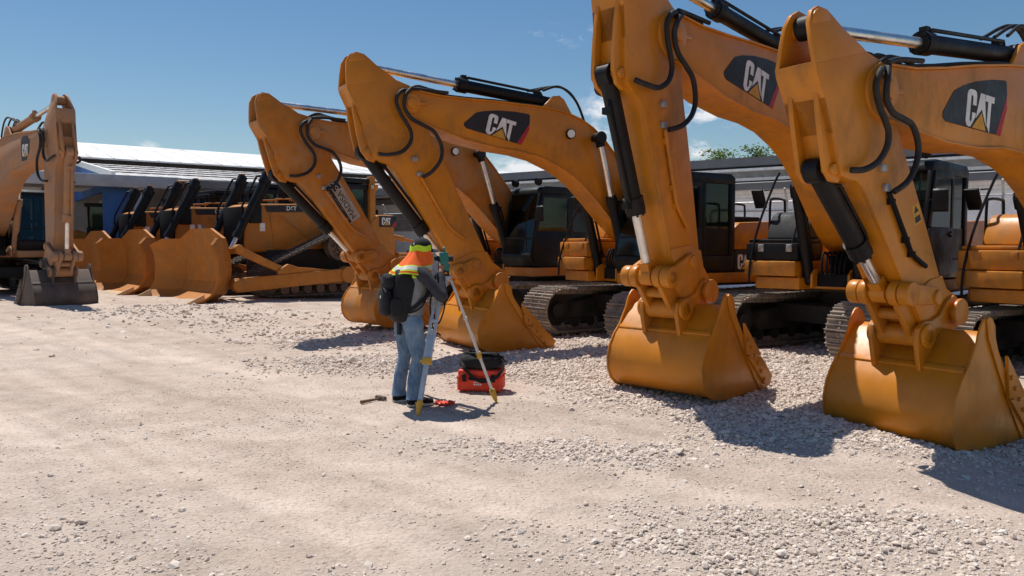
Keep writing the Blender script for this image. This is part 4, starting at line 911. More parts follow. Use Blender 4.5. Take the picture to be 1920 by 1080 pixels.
    m = MB(); m.prism([(-1.7, 2.16), (-.58, 2.16), (-.58, 3.12), (-1.7, 3.12)], .79, .80); m.prism([(-1.7, 2.16), (-.58, 2.16), (-.58, 3.12), (-1.7, 3.12)], -.80, -.79); m.box((-.545, 0, 2.64), (.01, 1.4, .94)); m.box((-1.75, 0, 2.64), (.01, 1.4, .94)); m.build('cab_glass', 'glass', cb, smooth=None)
    m = MB(); m.box((-1.25, 0, 2.0), (.55, .6, .3)); m.box((-1.5, 0, 2.5), (.16, .56, .8)); m.build('seat', 'seat', cb, .05)
    for sy in (-1, 1):
        m = MB(); m.box((-1.95, sy * .80, 2.55), (.20, .22, 1.95)); m.build('guard_post', Y, root, .03)
        m = MB(); m.box((-1.95 - .02, sy * .98, 3.2), (.16, .14, .16)); m.build('work_lamp', Y, root, .02); m = MB(); m.box((-1.88, sy * .98, 3.2), (.02, .10, .11)); m.build('lamp_lens', 'cream', root)
    m = MB(); m.box((-1.45, 0, 3.38), (1.2, 1.75, .14)); m.build('guard_roof', 'black', root, .03)
    m = MB(); m.prism([(-2.75, 1.10), (-1.85, 1.10), (-1.85, 2.2), (-2.1, 2.38), (-2.7, 2.38)], -.95, .95); ft = m.build('fuel_tank', Y, root, .07, 3)
    m = MB(); m.box((-2.45, .962, 2.18), (.62, .03, .34)); lp = m.build('logo_plate', 'logo_black', ft, .01)
    m = MB(); m.prism([(-2.55, 2.02), (-2.752, 2.02), (-2.752, 2.22)], .978, .982); m.build('logo_stripe', 'logo_red', ft, smooth=None)
    logo_letters(frame((-2.22, .979, 2.07), (-1, 0, 0), (0, 0, 1)), .23, lp)
    m = MB(); m.cyl((-2.3, .5, 2.38), (-2.3, .5, 2.55), .10, 16); m.build('filler_cap', 'black_matt', ft); m = MB(); m.box((-2.3, -.3, 2.43), (.3, .3, .12)); m.build('tank_vent', 'black_matt', ft, .01)
    m = MB(); m.bar((-2.7, .75, .9), (-3.9, .75, 1.05), .18, .26); m.bar((-2.7, -.75, .9), (-3.9, -.75, 1.05), .18, .26); m.box((-4.0, 0, 1.02), (.34, 2.2, .36)); rp = m.build('ripper', Y, root, .03)
    for sy in (-1, 1):
        cyl_b = MB(); cyl_b.cyl((-2.7, sy * .6, 1.75), (-3.3, sy * .6, 1.65), .09, 14); cyl_b.cyl((-3.3, sy * .6, 1.65), (-3.8, sy * .6, 1.55), .05, 12); cyl_b.build('ripper_cylinder', Y, root)
        m = MB(); m.bar((-3.8, sy * .6, 1.0), (-3.8, sy * .6, 1.6), .16, .10); m.build('ripper_bracket', Y, rp)
    for yy in (-.9, 0, .9): m = MB(); m.prism([(-4.1, 1.3), (-3.9, 1.3), (-3.9, .55), (-3.8, .3), (-4.0, .45), (-4.1, .6)], yy - .05, yy + .05); m.build('ripper_shank', 'rust_dark', rp, .01)
    return root
_d = (-6.23, 22.8)
bulldozer('nearest bulldozer, its push arm ending behind the dusty excavator bucket', _d[0], _d[1], .21, 45, True, 1)
bulldozer('middle bulldozer of the three, with two paper notices on its hood', -9.35, 25.75, .25, 44, True, 2)
bulldozer('farthest bulldozer, its blade half hidden by the rusty excavator bucket', -12.15, 28.7, .26, 44, True, 1)

# ------------------------------------------------------------------ motor grader behind the worn excavator
def grader():
    p = at(182, 0, 32.0); root = thing('motor_grader', 'motor grader with a black hood behind the rusty excavator and the farthest bulldozer', 'motor grader', (p.x, p.y + .6, .2), math.pi + R(20))
    Y = 'yellow_dozer'
    for xx, rr in ((-2.2, .68), (-3.75, .68), (3.3, .68)):
        for sy in (-1, 1):
            m = MB(); m.cyl((xx, sy * .85, rr), (xx, sy * 1.22, rr), rr, 28)
            for k in range(24): a = 2 * math.pi * k / 24; m.box((xx + rr * math.cos(a), sy * 1.035, rr + rr * math.sin(a)), (.06, .34, .06), Matrix.Rotation(-a, 4, 'Y'))
            w_ = m.build('wheel', 'rubber', root, .03); m = MB(); m.cyl((xx, sy * 1.0, rr), (xx, sy * 1.24, rr), rr * .5, 20); m.build('rim', Y, w_, .02)
    m = MB(); m.prism([(-4.4, 1.0), (-1.2, 1.0), (-1.2, 2.1), (-1.5, 2.18), (-4.3, 2.05)], -.62, .62); hd = m.build('engine_hood', 'black', root, .06, 3)
    vs, fs = text_mesh('140M', .30, .003, .006)
    m = MB(); m.prism([(4.2, .9), (3.9, 1.5), (1.0, 2.1), (-.3, 1.6), (-.3, 1.25), (1.0, 1.75), (3.2, 1.2), (3.4, .8)], -.2, .2); m.build('arched_frame', Y, root, .03)
    m = MB(); m.box((1.0, 0, .45), (.12, 3.6, .65), Matrix.Rotation(.5, 4, 'Z')); m.build('mouldboard', 'rust_dark', root, .02)
    m = MB(); m.box((-.2, 0, 1.85), (1.5, 1.1, .7)); m.box((-.2, 0, 3.12), (1.6, 1.4, .14))
    for xx in (-.95, .45):
        for sy in (-1, 1): m.bar((xx, sy * .5, 2.1), (xx * 1.02, sy * .66, 3.1), .08, .08)
    cb = m.build('cab', 'black', root, .03); m = MB()
    for sy in (-1, 1): m.prism([(-.9, 2.2), (.42, 2.2), (.43, 3.05), (-.92, 3.05)], sy * .585 - .005, sy * .585 + .005)
    m.box((.50, 0, 2.62), (.01, 1.1, .84)); m.build('cab_glass', 'glass', cb, smooth=None)
    m = MB(); m.box((-.35, 0, 2.3), (.2, .5, .7)); m.build('seat', 'seat', cb, .04)
    m = MB(); m.add(vs, fs, frame((-2.1, .625, 1.80), (-1, 0, 0), (0, 0, 1))); m.build('model_number', 'logo_white', hd, smooth=None)
    m = MB(); m.tube(smooth_path([(-1.4, .55, 2.15), (-1.4, .55, 2.75), (-1.55, .55, 2.85), (-2.3, .55, 2.85), (-2.45, .55, 2.75), (-2.45, .55, 2.12)]), .03, 8); m.build('handrail', 'white', root)
    m = MB(); m.box((-.2, .3, 3.23), (.5, .2, .10)); m.cyl((.1, -.3, 3.18), (.1, -.3, 3.34), .08, 12); m.build('beacon', 'cream', cb, .02)
    for sy in (-1, 1):
        m = MB(); m.box((3.3, sy * .5, 2.0), (.2, .34, .3)); m.bar((3.3, sy * .5, 1.3), (3.3, sy * .5, 2.0), .07, .07); m.build('headlamp', Y, root, .03)
grader()

# ------------------------------------------------------------------ warehouse on the left
def warehouse():
    a = Vector((.81, .587, 0)).normalized(); n = Vector((-a.y, a.x, 0))
    root = thing('warehouse', 'long warehouse with a white ridge roof, sheeted lean-to and blue gable', 'warehouse', (-15.3, 30, 0), math.atan2(a.y, a.x))
    # local: x along the front, y away from the yard
    Lx = 74; z_e, z_t, dp = 4.36, 5.98, 12.8
    m = MB(); m.add([(0, 0, z_e), (Lx, 0, z_e), (Lx, dp, z_t), (0, dp, z_t), (0, 0, z_e - .06), (Lx, 0, z_e - .06), (Lx, dp, z_t - .06), (0, dp, z_t - .06)], [(0, 1, 2, 3), (4, 7, 6, 5), (0, 4, 5, 1), (1, 5, 6, 2), (2, 6, 7, 3), (3, 7, 4, 0)])
    lt = m.build('lean_to_roof', 'roof_grey', root, smooth=None)
    sl = (z_t - z_e) / dp
    m = MB()
    for i, t in enumerate((2.6, 5.0, 7.4, 9.9)):
        x = .0
        while x < Lx:  # scalloped lower edge of each row of sheets
            m.box((x + .3, t, z_e + sl * t + .02), (.34, .12, .03)); x += .62
        m.box((Lx / 2, t + .16, z_e + sl * (t + .16) + .012), (Lx, .22, .03))
    m.build('sheet_lap', 'roof_line', lt, smooth=None)
    for xx in (9.5, 19, 28.5, 38, 47.5):
        m = MB(); m.bar((xx, 0, z_e + .05), (xx, dp, z_t + .05), .14, .05); m.build('rafter_cap', 'roof_line', lt, smooth=None)
    m = MB()
    x = 0
    for i in range(int(Lx / .6)): m.bar((i * .6, .02, z_e + .005), (i * .6, dp, z_t + .005), .05, .02)
    m.build('roof_rib', 'roof_grey', lt, smooth=None)
    z2, zr = 6.22, 8.05
    m = MB(); m.add([(-3, dp - .6, z2), (Lx, dp - .6, z2), (Lx, dp + 9, zr), (-3, dp + 9, zr), (Lx, dp + 18.6, z2), (-3, dp + 18.6, z2)], [(0, 1, 2, 3), (3, 2, 4, 5)])
    m.add([(-3, dp - .6, z2 - .08), (Lx, dp - .6, z2 - .08), (Lx, dp - .6, z2), (-3, dp - .6, z2)], [(0, 1, 2, 3)])
    for i in range(int(Lx / 1.1)): m.bar((i * 1.1 - 2.5, dp - .6, z2 + .015), (i * 1.1 - 2.5, dp + 9, zr + .004), .08, .02)
    m.build('ridge_roof', 'roof_white', root, smooth=None)
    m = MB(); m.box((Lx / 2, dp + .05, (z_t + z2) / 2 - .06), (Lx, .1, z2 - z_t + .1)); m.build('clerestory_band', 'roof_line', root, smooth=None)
    m = MB(); m.add([(0, 0, z_e - .06), (0, dp, z_t - .06), (0, dp, 3.9), (0, 0, 3.9), (.12, 0, z_e - .06), (.12, dp, z_t - .06), (.12, dp, 3.9), (.12, 0, 3.9)], [(0, 1, 2, 3), (4, 7, 6, 5), (0, 4, 5, 1), (1, 5, 6, 2), (2, 6, 7, 3), (0, 3, 7, 4)]); m.build('gable_wall', 'blue', root, smooth=None)
    m = MB(); m.bar((-.06, -.05, z_e + .02), (-.06, dp, z_t + .06), .14, .26); m.build('barge_board', 'white', root, smooth=None)
    m = MB(); m.box((-3.2, -.32, 4.12), (10.8, .22, .46)); m.build('canopy_beam', 'beam', root, .02)
    m = MB(); m.box((Lx / 2 + 1.2, -.10, z_e - .22), (Lx - 3, .14, .30)); m.build('eave_beam', 'dark_roof', root, smooth=None)
    for xx in (-8.2, .75, 9, 18, 27, 36, 45, 54, 63, 72):
        m = MB(); m.box((xx, -.1, 1.95), (.28, .28, 3.9)); m.build('post', 'beam' if xx < 2 else 'white', root, .01)
    m = MB(); m.box((.05, .2, 1.95), (.95, .16, 3.9)); m.build('blue_panel', 'blue', root, .01)
    m = MB(); m.box((Lx / 2 - 2, dp - .5, 2.6), (Lx + 12, .2, 5.2)); m.build('back_wall', 'wall_grey', root, smooth=None)
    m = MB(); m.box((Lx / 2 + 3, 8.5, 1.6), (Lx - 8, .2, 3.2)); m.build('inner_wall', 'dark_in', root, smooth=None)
    m = MB(); m.box((-6, 7.0, 1.9), (10, .2, 3.8)); m.build('side_wall', 'wall_grey', root, smooth=None)
    m = MB(); m.box((-3.2, 4.5, 4.3), (10.8, 9.5, .12)); m.build('canopy_roof', 'roof_grey', root, smooth=None)
    m = MB(); m.box((-9.5, 9.5, 3.2), (4.2, .2, 6.4)); m.build('end_wall', 'wall_white', root, smooth=None)
    for xx in (-5.6, -2.3): m = MB(); m.box((xx, .5, 1.9), (.22, .22, 3.8)); m.build('timber_post', 'wood', root)
warehouse()

# ------------------------------------------------------------------ long low building and its fence
WD = Vector((.82, -.572, 0)).normalized(); WN = Vector((-.572, -.82, 0)).normalized()   # along, and out towards the yard
def long_building():
    o = Vector((8.5, 30, 0)); root = thing('long_building', 'long low pale building with grey layered eaves behind the fence', 'building', (o.x, o.y, 0), math.atan2(WD.y, WD.x))
    # local x along the wall to the right, local y away from the yard
    x0, x1 = -22, 26
    m = MB(); m.box(((x0 + x1) / 2, .15, 1.9), (x1 - x0, .3, 3.8)); m.build('wall', 'wall_white', root, smooth=None)
    m = MB(); m.add([(x0, -.45, 3.98), (x1, -.45, 3.98), (x1, 9, 5.0), (x0, 9, 5.0), (x0, -.45, 3.89), (x1, -.45, 3.89), (x1, 9, 4.9), (x0, 9, 4.9)], [(0, 1, 2, 3), (4, 7, 6, 5), (0, 4, 5, 1), (1, 5, 6, 2), (2, 6, 7, 3), (3, 7, 4, 0)]); m.build('roof', 'roof_grey', root, smooth=None)
    m = MB(); m.box(((x0 + x1) / 2, -.50, 3.86), (x1 - x0, .10, .26)); m.build('lower_fascia', 'dark_roof', root, smooth=None)
    m = MB(); m.box(((x0 + x1) / 2, -.36, 4.14), (x1 - x0, .12, .10)); m.build('gutter', 'white', root, smooth=None)
    m = MB(); m.box(((x0 + x1) / 2, 1.2, 4.42), (x1 - x0, .14, .34)); m.build('clerestory', 'louvre', root, smooth=None)
    m = MB(); m.box(((x0 + x1) / 2, .95, 4.62), (x1 - x0, .4, .09)); m.build('roof_edge', 'white', root, smooth=None)
    m = MB(); m.box(((x0 + x1) / 2, 2.4, 4.93), (x1 - x0, 3.2, .34)); m.build('upper_fascia', 'dark_roof', root, smooth=None)
    for k in range(16):
        xx = x0 + 2.2 + k * 3.0
        if xx > -7: continue
        m = MB()
        for i in range(9): m.box((xx, -.06, 2.45 + .1 * i), (1.9, .08, .05), Matrix.Rotation(.6, 4, 'X'))
        m.box((xx, -.02, 2.85), (1.96, .03, .95)); m.build('louvre', 'louvre', root, smooth=None)
    # shuttered opening with dark interior right of the third machine's cab
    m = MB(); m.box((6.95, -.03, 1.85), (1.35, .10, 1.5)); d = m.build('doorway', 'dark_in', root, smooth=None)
    m = MB()
    for i in range(7): m.box((6.95, -.10, 2.66 + i * .085), (1.4, .06, .07))
    m.build('roller_shutter', 'white', root, .006)
    m = MB()
    for i in range(3):
        for j in range(5): m.cyl((10.1 + .26 * j, -.03, 2.5 + .24 * i), (10.1 + .26 * j, .02, 2.5 + .24 * i), .085, 10)
    m.build('vent_hole', 'dark_in', root, smooth=None)
    m = MB(); m.box((.8, -.02, 2.95), (3.0, .05, .03)); m.build('wall_conduit', 'louvre', root, smooth=None)
    m = MB(); m.cyl((6.35, -.2, 3.25), (6.35, 0, 3.25), .08, 12); m.cyl((6.58, -.2, 3.25), (6.58, 0, 3.25), .08, 12); m.build('floodlight', 'black_matt', root)
long_building()
def fence():
    o = Vector((8.5, 30, 0)) + WN * 3.4; root = thing('chain_link_fence', 'tall chain-link fence with barbed wire in front of the long building', 'fence', (o.x, o.y, 0), math.atan2(WD.y, WD.x))
    x0, x1, H = -21.0, 24.0, 3.1
    m = MB(); st = .11; n = int((x1 - x0 + H) / st)
    for i in range(n):
        for sgn in (1, -1):
            xa = x0 + i * st - (H if sgn > 0 else 0); xb = xa + H * 1.0 if sgn > 0 else xa - 0
            p, q = (xa, .004 * sgn, 0), (xa + H, .004 * sgn, H)
            if sgn < 0: p, q = (xa + 0, -.004, 0), (xa - H, -.004, H)
            # clip to the run
            def clip(p, q):
                (ax, ay, az), (bx, by, bz) = p, q
                out = []
                for (cx, cy, cz), (ox, oy, oz) in ((p, q), (q, p)):
                    c = min(max(cx, x0), x1)
                    if cx != c:
                        t = (c - cx) / (ox - cx); 
                        if t > 1 or t < 0: return None
                        cz = cz + (oz - cz) * t; cx = c
                    out.append((cx, cy, cz))
                return out
            c = clip(p, q)
            if c and (Vector(c[0]) - Vector(c[1])).length > .05: m.tube(c, .0021, 3, False)
    m.build('chain_link', 'galv', root, smooth=None)
    k = 0; xx = x0
    while xx <= x1:
        m = MB(); m.tube([(xx, 0, 0), (xx, 0, H + .05), (xx, -.28, H + .42)], .035, 8); m.build('post', 'galv', root); xx += 3.0
    for i in range(3):
        m = MB(); zz = H + .14 + .12 * i; yy = -.09 * (i + 1); L = int((x1 - x0) / .12)
        m.tube([(x0, yy, zz), (x1, yy, zz)], .005, 4)
        for j in range(L): c = (x0 + j * .12, yy, zz); m.tube([(c[0] - .02, yy, zz - .03), (c[0] + .02, yy, zz + .03)], .004, 3, False)
        m.build('barbed_wire', 'galv', root, smooth=None)
    m = MB(); m.tube([(x0, 0, H), (x1, 0, H)], .022, 6); m.build('top_rail', 'galv', root)
fence()

# ------------------------------------------------------------------ tree beyond the roof
def tree(u0, u1, vtop, d, label):
    p = at((u0 + u1) / 2, HOR, d); root = thing('tree', label, 'tree', (p.x, p.y, 0))
    H = CAM_H + (HOR - vtop) / F_PX * d; Wd = (u1 - u0) / F_PX * d
    m = MB(); m.tube([(0, 0, 0), (.1, .05, H * .3), (.0, .1, H * .55)], [.28, .22, .16], 10)
    rnd = random.Random(5); tips = []
    for i in range(16):
        a = rnd.uniform(0, 6.28); rr = Wd / 2 * rnd.uniform(.35, .95); zt = H * rnd.uniform(.70, .95) - .5 * (rr / (Wd / 2))
        e = Vector((rr * math.cos(a), rr * .6 * math.sin(a), zt)); mid = Vector((e.x * .45, e.y * .45, H * .62)); m.tube(smooth_path([(0, .1, H * .5), mid, e], 4), [.10 - .09 * k / 8 for k in range(9)], 6); tips.append(e); tips.append((mid + e) / 2)
    m.build('trunk', 'bark', root)
    m = MB()
    for t in tips:
        for k in range(9):
            c = t + Vector((rnd.gauss(0, .45), rnd.gauss(0, .4), rnd.gauss(.05, .24)))
            for j in range(26):
                q = c + Vector((rnd.gauss(0, .24), rnd.gauss(0, .24), rnd.gauss(0, .15))); L = rnd.uniform(.12, .24)
                d1 = Vector((rnd.gauss(0, 1), rnd.gauss(0, 1), rnd.gauss(-.1, .45))).normalized() * L; d2 = d1.cross(Vector((rnd.gauss(0, .4), rnd.gauss(0, .4), 1))).normalized() * L * .32
                m.add([q - d1 * .5, q + d2, q + d1 * .5, q - d2], [(0, 1, 2, 3)])
    m.build('crown', 'leaf', root, smooth=None)
tree(1305, 1450, 259, 44, 'green spreading tree crown showing above the long building roof')
# ------------------------------------------------------------------ the surveyor
PO = Vector((-1.06, 8.06, 0)); PO.z = gzz(PO.x, PO.y)
FWD = Vector((.90, .436, 0)).normalized()
PYAW = math.atan2(FWD.y, FWD.x)            # local x = facing, y = the person's left
def skin_body(name, verts, edges, radii, root_i, mat, parent=None):
    me = bpy.data.meshes.new(name); me.from_pydata(verts, edges, []); o = bpy.data.objects.new(name, me); COL.objects.link(o)
    m = o.modifiers.new('skin', 'SKIN'); m.use_smooth_shade = True
    for i, r in enumerate(radii): me.skin_vertices[0].data[i].radius = r if isinstance(r, tuple) else (r, r)
    for i in range(len(verts)): me.skin_vertices[0].data[i].use_root = (i == root_i)
    s_ = o.modifiers.new('sub', 'SUBSURF'); s_.levels = 2; s_.render_levels = 2
    dg = bpy.context.evaluated_depsgraph_get(); me2 = bpy.data.meshes.new_from_object(o.evaluated_get(dg)); o.modifiers.clear(); o.data = me2; bpy.data.meshes.remove(me)
    me2.materials.clear(); me2.materials.append(M[mat]); me2.polygons.foreach_set('use_smooth', [True] * len(me2.polygons))
    if parent is not None: o.parent = parent
    return o
SHR, ELR, WRR = Vector((.06, -.195, 1.38)), Vector((.23, -.33, 1.135)), Vector((.275, -.165, 1.385))
SHL, ELL, WRL = Vector((.07, .195, 1.38)), Vector((.30, .27, 1.14)), Vector((.36, .075, 1.36))
V_, E_, R_ = [], [], []
def pv(p, r, link=None):
    V_.append(tuple(p)); R_.append(r); i = len(V_) - 1
    if link is not None: E_.append((link, i))
    return i
pel = pv((-.02, 0, .93), .125); wa = pv((-.0, 0, 1.08), .12, pel); ch = pv((.03, 0, 1.26), (.14, .12), wa); nk0 = pv((.06, 0, 1.42), .07, ch); nk = pv((.09, 0, 1.49), .055, nk0)
hd0 = pv((.12, 0, 1.555), (.07, .075), nk); hd1 = pv((.125, 0, 1.63), (.088, .078), hd0); hd2 = pv((.12, 0, 1.70), (.06, .06), hd1)
pv((.215, 0, 1.60), .014, hd1)                                     # nose
for s_, S, Eb, Wr in ((-1, SHR, ELR, WRR), (1, SHL, ELL, WRL)):
    a = pv(S, .062, ch); b = pv(Eb, .045, a); c = pv(Wr, .03, b)
    hp = (Wr - Eb).normalized(); palm = pv(Wr + hp * .075, (.036, .020), c)
    side = Vector((0, 1, 0)) if s_ < 0 else Vector((0, -1, 0)); ac = Vector((1, 0, 0)) * .8 + side * .3; ac = (ac - hp * ac.dot(hp)).normalized(); cr = hp.cross(ac).normalized()
    for k, L in enumerate((.072, .08, .075, .06)):
        o_ = (k - 1.5) * .019; b0 = V_[palm]; base = Vector(b0) + hp * .03 + cr * o_
        f0 = pv(base, .0095, palm); f1 = pv(base + hp * L * .42 + ac * .012, .009, f0); f2 = pv(base + hp * L * .60 + ac * (.032 + .004 * k), .0085, f1); pv(base + hp * L * .50 + ac * (.055 + .003 * k), .0075, f2)
    tb = Vector(V_[c]) + hp * .035 - cr * .03; t0 = pv(tb, .012, palm); t1 = pv(tb + hp * .03 + ac * .028 - cr * .008, .0105, t0); pv(tb + hp * .045 + ac * .055, .009, t1)
for s_, hip, kn, an, toe in ((-1, (-.02, -.10, .88), (.03, -.125, .49), (-.03, -.14, .085), (.13, -.16, .04)), (1, (-.03, .10, .88), (-.03, .12, .49), (-.10, .13, .085), (.05, .15, .04))):
    h = pv(hip, .085, pel); k_ = pv(kn, .058, h); a_ = pv(an, .04, k_); pv(toe, .03, a_)
body = skin_body('person', V_, E_, R_, pel, 'skin')
body.location = PO; body.rotation_euler = (0, 0, PYAW)
tag(body, 'surveyor in an orange neck flap and jeans bending to a tripod instrument', 'person')
def ring(c, u, v, ru, rv, n=24, ph=0, wob=0, seed=0):
    c, u, v = Vector(c), Vector(u), Vector(v); out = []
    for k in range(n):
        a = 2 * math.pi * k / n
        w = 1 + wob * mnoise.noise(Vector((math.cos(a) * 1.7 + seed, math.sin(a) * 1.7, c.z * 9)))
        out.append(c + u * (math.cos(a) * ru * w) + v * (math.sin(a) * rv * w))
    return out
def limb(mb, path, rad, wob=.06, n=20, seed=0, sub=5, flat=1.0):
    P = smooth_path(path, sub); N_ = len(P); rings = []
    rr = np.interp(np.linspace(0, 1, N_), np.linspace(0, 1, len(rad)), rad)
    T0 = (P[1] - P[0]).normalized(); u = Vector((1, 0, 0)); u = (u - T0 * u.dot(T0)).normalized()
    for i, p in enumerate(P):
        T = (P[min(i + 1, N_ - 1)] - P[max(i - 1, 0)]).normalized(); u = (u - T * u.dot(T)).normalized(); v = T.cross(u)
        w = rr[i] * (1 + wob * mnoise.noise(p * 14 + Vector((seed, 0, 0)))); rings.append(ring(p, u, v, w, w * flat, n, 0, wob, seed))
    mb.loft(rings); return mb
X_, Y_ = Vector((1, 0, 0)), Vector((0, 1, 0))
mb = MB()
limb(mb, [(-.02, -.088, .93), (-.005, -.10, .80), (.025, -.118, .62), (.035, -.126, .49), (.0, -.135, .30), (-.02, -.14, .14), (-.02, -.14, .075)], [.104, .104, .088, .074, .070, .070, .078], .12, 22, 1)
limb(mb, [(-.03, .088, .93), (-.04, .10, .80), (-.03, .112, .62), (-.03, .12, .49), (-.07, .125, .30), (-.09, .13, .14), (-.09, .13, .075)], [.104, .104, .088, .074, .070, .070, .078], .12, 22, 4)
mb.loft([ring((-.025, 0, z), X_, Y_, rx, ry, 26, 0, .03, 2) for z, rx, ry in ((.84, .105, .15), (.88, .122, .182), (.94, .125, .19), (1.0, .118, .178), (1.03, .115, .17))])
mb.build('jeans', 'jeans', body, smooth=60)
mb = MB()
mb.loft([ring((x_, 0, z), X_, Y_, rx, ry, 28, 0, .05, 6) for x_, z, rx, ry in ((-.02, .96, .125, .185), (-.015, 1.02, .128, .186), (-.005, 1.12, .125, .175), (.01, 1.22, .132, .18), (.03, 1.32, .135, .19), (.045, 1.39, .115, .18), (.06, 1.43, .085, .13), (.075, 1.46, .062, .075))])
for S, Eb, Wr, sd in ((SHR, ELR, WRR, 3), (SHL, ELL, WRL, 5)):
    limb(mb, [Vector((.045, S.y * .72, 1.385)), S + Vector((.02, 0, -.03)), S.lerp(Eb, .5), Eb + (Eb - WRR if False else Vector((0, 0, -.008))), Eb.lerp(Wr, .45), Eb.lerp(Wr, .93)], [.078, .072, .058, .050, .044, .038], .18, 20, sd)
mb.build('shirt', 'shirt', body, smooth=60)
mb = MB(); mb.loft([ring((x_, 0, z), X_, Y_, rx, ry, 30, 0, .05, 6) for x_, z, rx, ry in ((-.02, .945, .142, .202), (-.015, 1.02, .146, .205), (-.005, 1.12, .142, .193), (.01, 1.22, .148, .196), (.03, 1.32, .15, .196), (.042, 1.39, .132, .172), (.055, 1.43, .105, .13))], caps=False); mb.build('vest', 'vest', body, smooth=60)
for (za, zb, nm) in ((1.31, 1.37, 'lime'),):
    rx = .158 if za > 1.2 else .151; ry = .196 if za > 1.2 else .21
    mb = MB(); mb.loft([ring((.036 if za > 1.2 else -.016, 0, z), X_, Y_, rx - (.014 if z > 1.36 else 0), ry - (.02 if z > 1.36 else 0), 30, 0, .05, 6) for z in (za, (za + zb) / 2, zb)], caps=False); mb.build('vest_stripe', nm, body, smooth=60)
# cap and neck flap
mb = MB(); cc = Vector((.125, 0, 1.64)); R2 = []
for t in range(8):
    a = R(8 + 82 * t / 7); R2.append(ring(cc + Vector((0, 0, .100 * math.cos(a))), X_, Y_, .112 * math.sin(a), .098 * math.sin(a), 24))
mb.loft(R2); mb.loft([ring(cc + Vector((0, 0, -.03)), X_, Y_, .113, .099, 24), ring(cc, X_, Y_, .113, .099, 24)])
cp = mb.build('cap', 'cap', body, smooth=60)
mb = MB(); br = [[(cc.x + .085 + .0 * k, y_, cc.z - .01 - .02 * abs(y_ / .08)) for y_ in np.linspace(-.085, .085, 9)], [(cc.x + .085 + .105 * math.sqrt(max(0, 1 - (y_ / .09) ** 2)), y_, cc.z - .028 - .02 * abs(y_ / .08)) for y_ in np.linspace(-.085, .085, 9)]]
mb.loft(br, closed=False); mb.loft([[(p[0], p[1], p[2] - .008) for p in r] for r in br], closed=False); mb.build('peak', 'cap', cp, smooth=60)
mb = MB(); mb.box((cc.x - .098, -.04, 1.675), (.006, .05, .022), Matrix.Rotation(-.2, 4, 'Z')); mb.build('cap_mark', 'logo_white', cp)
def flap_ring(z, cx, rx, ry, a0=-128, a1=128, n=40):
    out = []
    for k in range(n + 1):
        a = R(180 + a0 + (a1 - a0) * k / n); w = 1 + .05 * mnoise.noise(Vector((a * 2.2, z * 5, 1)))
        out.append((cx + rx * w * math.cos(a), ry * w * math.sin(a), z + .008 * math.sin(a * 5)))
    return out
def flap(name, mat, lv, th=.004):
    mb = MB(); o = [flap_ring(*l) for l in lv]; i = [flap_ring(l[0], l[1], l[2] - th, l[3] - th) for l in lv]
    n = len(o[0]); mb.loft(o, closed=False); mb.loft(i, closed=False)
    return mb.build(name, mat, body, smooth=70)
flap('neck_flap', 'orange', [(1.607, .125, .120, .106), (1.55, .110, .140, .122), (1.49, .085, .172, .155), (1.42, .055, .205, .195), (1.385, .03, .232, .222)])
flap('flap_band', 'lime', [(1.655, .126, .122, .108), (1.63, .126, .124, .110), (1.597, .123, .126, .112)])
flap('flap_stripe', 'lime', [(1.452, .069, .197, .184), (1.395, .036, .232, .222)])
flap('flap_tape', 'reflect', [(1.443, .064, .206, .193), (1.408, .044, .226, .216)])
flap('flap_hem', 'orange', [(1.392, .033, .237, .227), (1.370, .024, .243, .234)]); flap('flap_trim', 'lime', [(1.374, .026, .244, .235), (1.362, .02, .247, .238)])
# shoes
for c, tx in (((-.0, -.145), .0), ((-.07, .135), .0)):
    mb = MB(); o_ = []
    for x_, w_, h_ in ((-.085, .032, .075), (-.06, .042, .10), (-.0, .044, .105), (.06, .047, .075), (.12, .050, .055), (.165, .042, .045), (.19, .022, .035)):
        o_.append([(c[0] + x_, c[1] + w_ * math.cos(a), .022 + max(0, h_ * math.sin(a))) if math.sin(a) > -.1 else (c[0] + x_, c[1] + w_ * math.cos(a), .018) for a in [2 * math.pi * k / 16 for k in range(16)]])
    mb.loft(o_); sh = mb.build('shoe', 'black_matt', body, smooth=60)
    mb = MB(); ol = [(-.095, 0), (-.085, .036), (-.0, .048), (.10, .056), (.16, .049), (.20, .022), (.20, -.022), (.16, -.049), (.10, -.056), (-.0, -.048), (-.085, -.036)]
    mb.prismz([(c[0] + p[0], c[1] + p[1]) for p in ol], .0, .024); mb.build('sole', 'sole', sh, .006)
mb = MB(); mb.box((-.135, -.03, .835), (.035, .075, .20)); mb.tube([(-.125, -.03, .93), (-.125, -.03, 1.05)], .008, 6); mb.build('hanging_pouch', 'bag', body, .012)
# backpack
bpz = thing('backpack', 'black backpack worn on the back of the surveyor', 'backpack', PO, PYAW)
def rbox(mb, c, d, e=.32, n=28, seed=0, wob=.03):
    c = Vector(c); rings = []
    for i in range(1, 14):
        t = -math.pi / 2 + math.pi * i / 14; ct, st = math.cos(t), math.sin(t); r = []
        zz = math.copysign(abs(st) ** e, st); cr = abs(ct) ** e
        for k in range(n):
            a = 2 * math.pi * k / n; ca, sa = math.cos(a), math.sin(a)
            w = 1 + wob * mnoise.noise(Vector((ca * 2 + seed, sa * 2, zz * 3)))
            r.append((c.x + d[0] / 2 * cr * w * math.copysign(abs(ca) ** e, ca), c.y + d[1] / 2 * cr * w * math.copysign(abs(sa) ** e, sa), c.z + d[2] / 2 * zz))
        rings.append(r)
    mb.loft(rings)
mb = MB(); rbox(mb, (-.185, -.01, 1.13), (.24, .38, .56), .56, 28, 1, .12); p_ = mb.build('main_bag', 'bag', bpz, smooth=70); p_.rotation_euler = (0, R(4), 0)
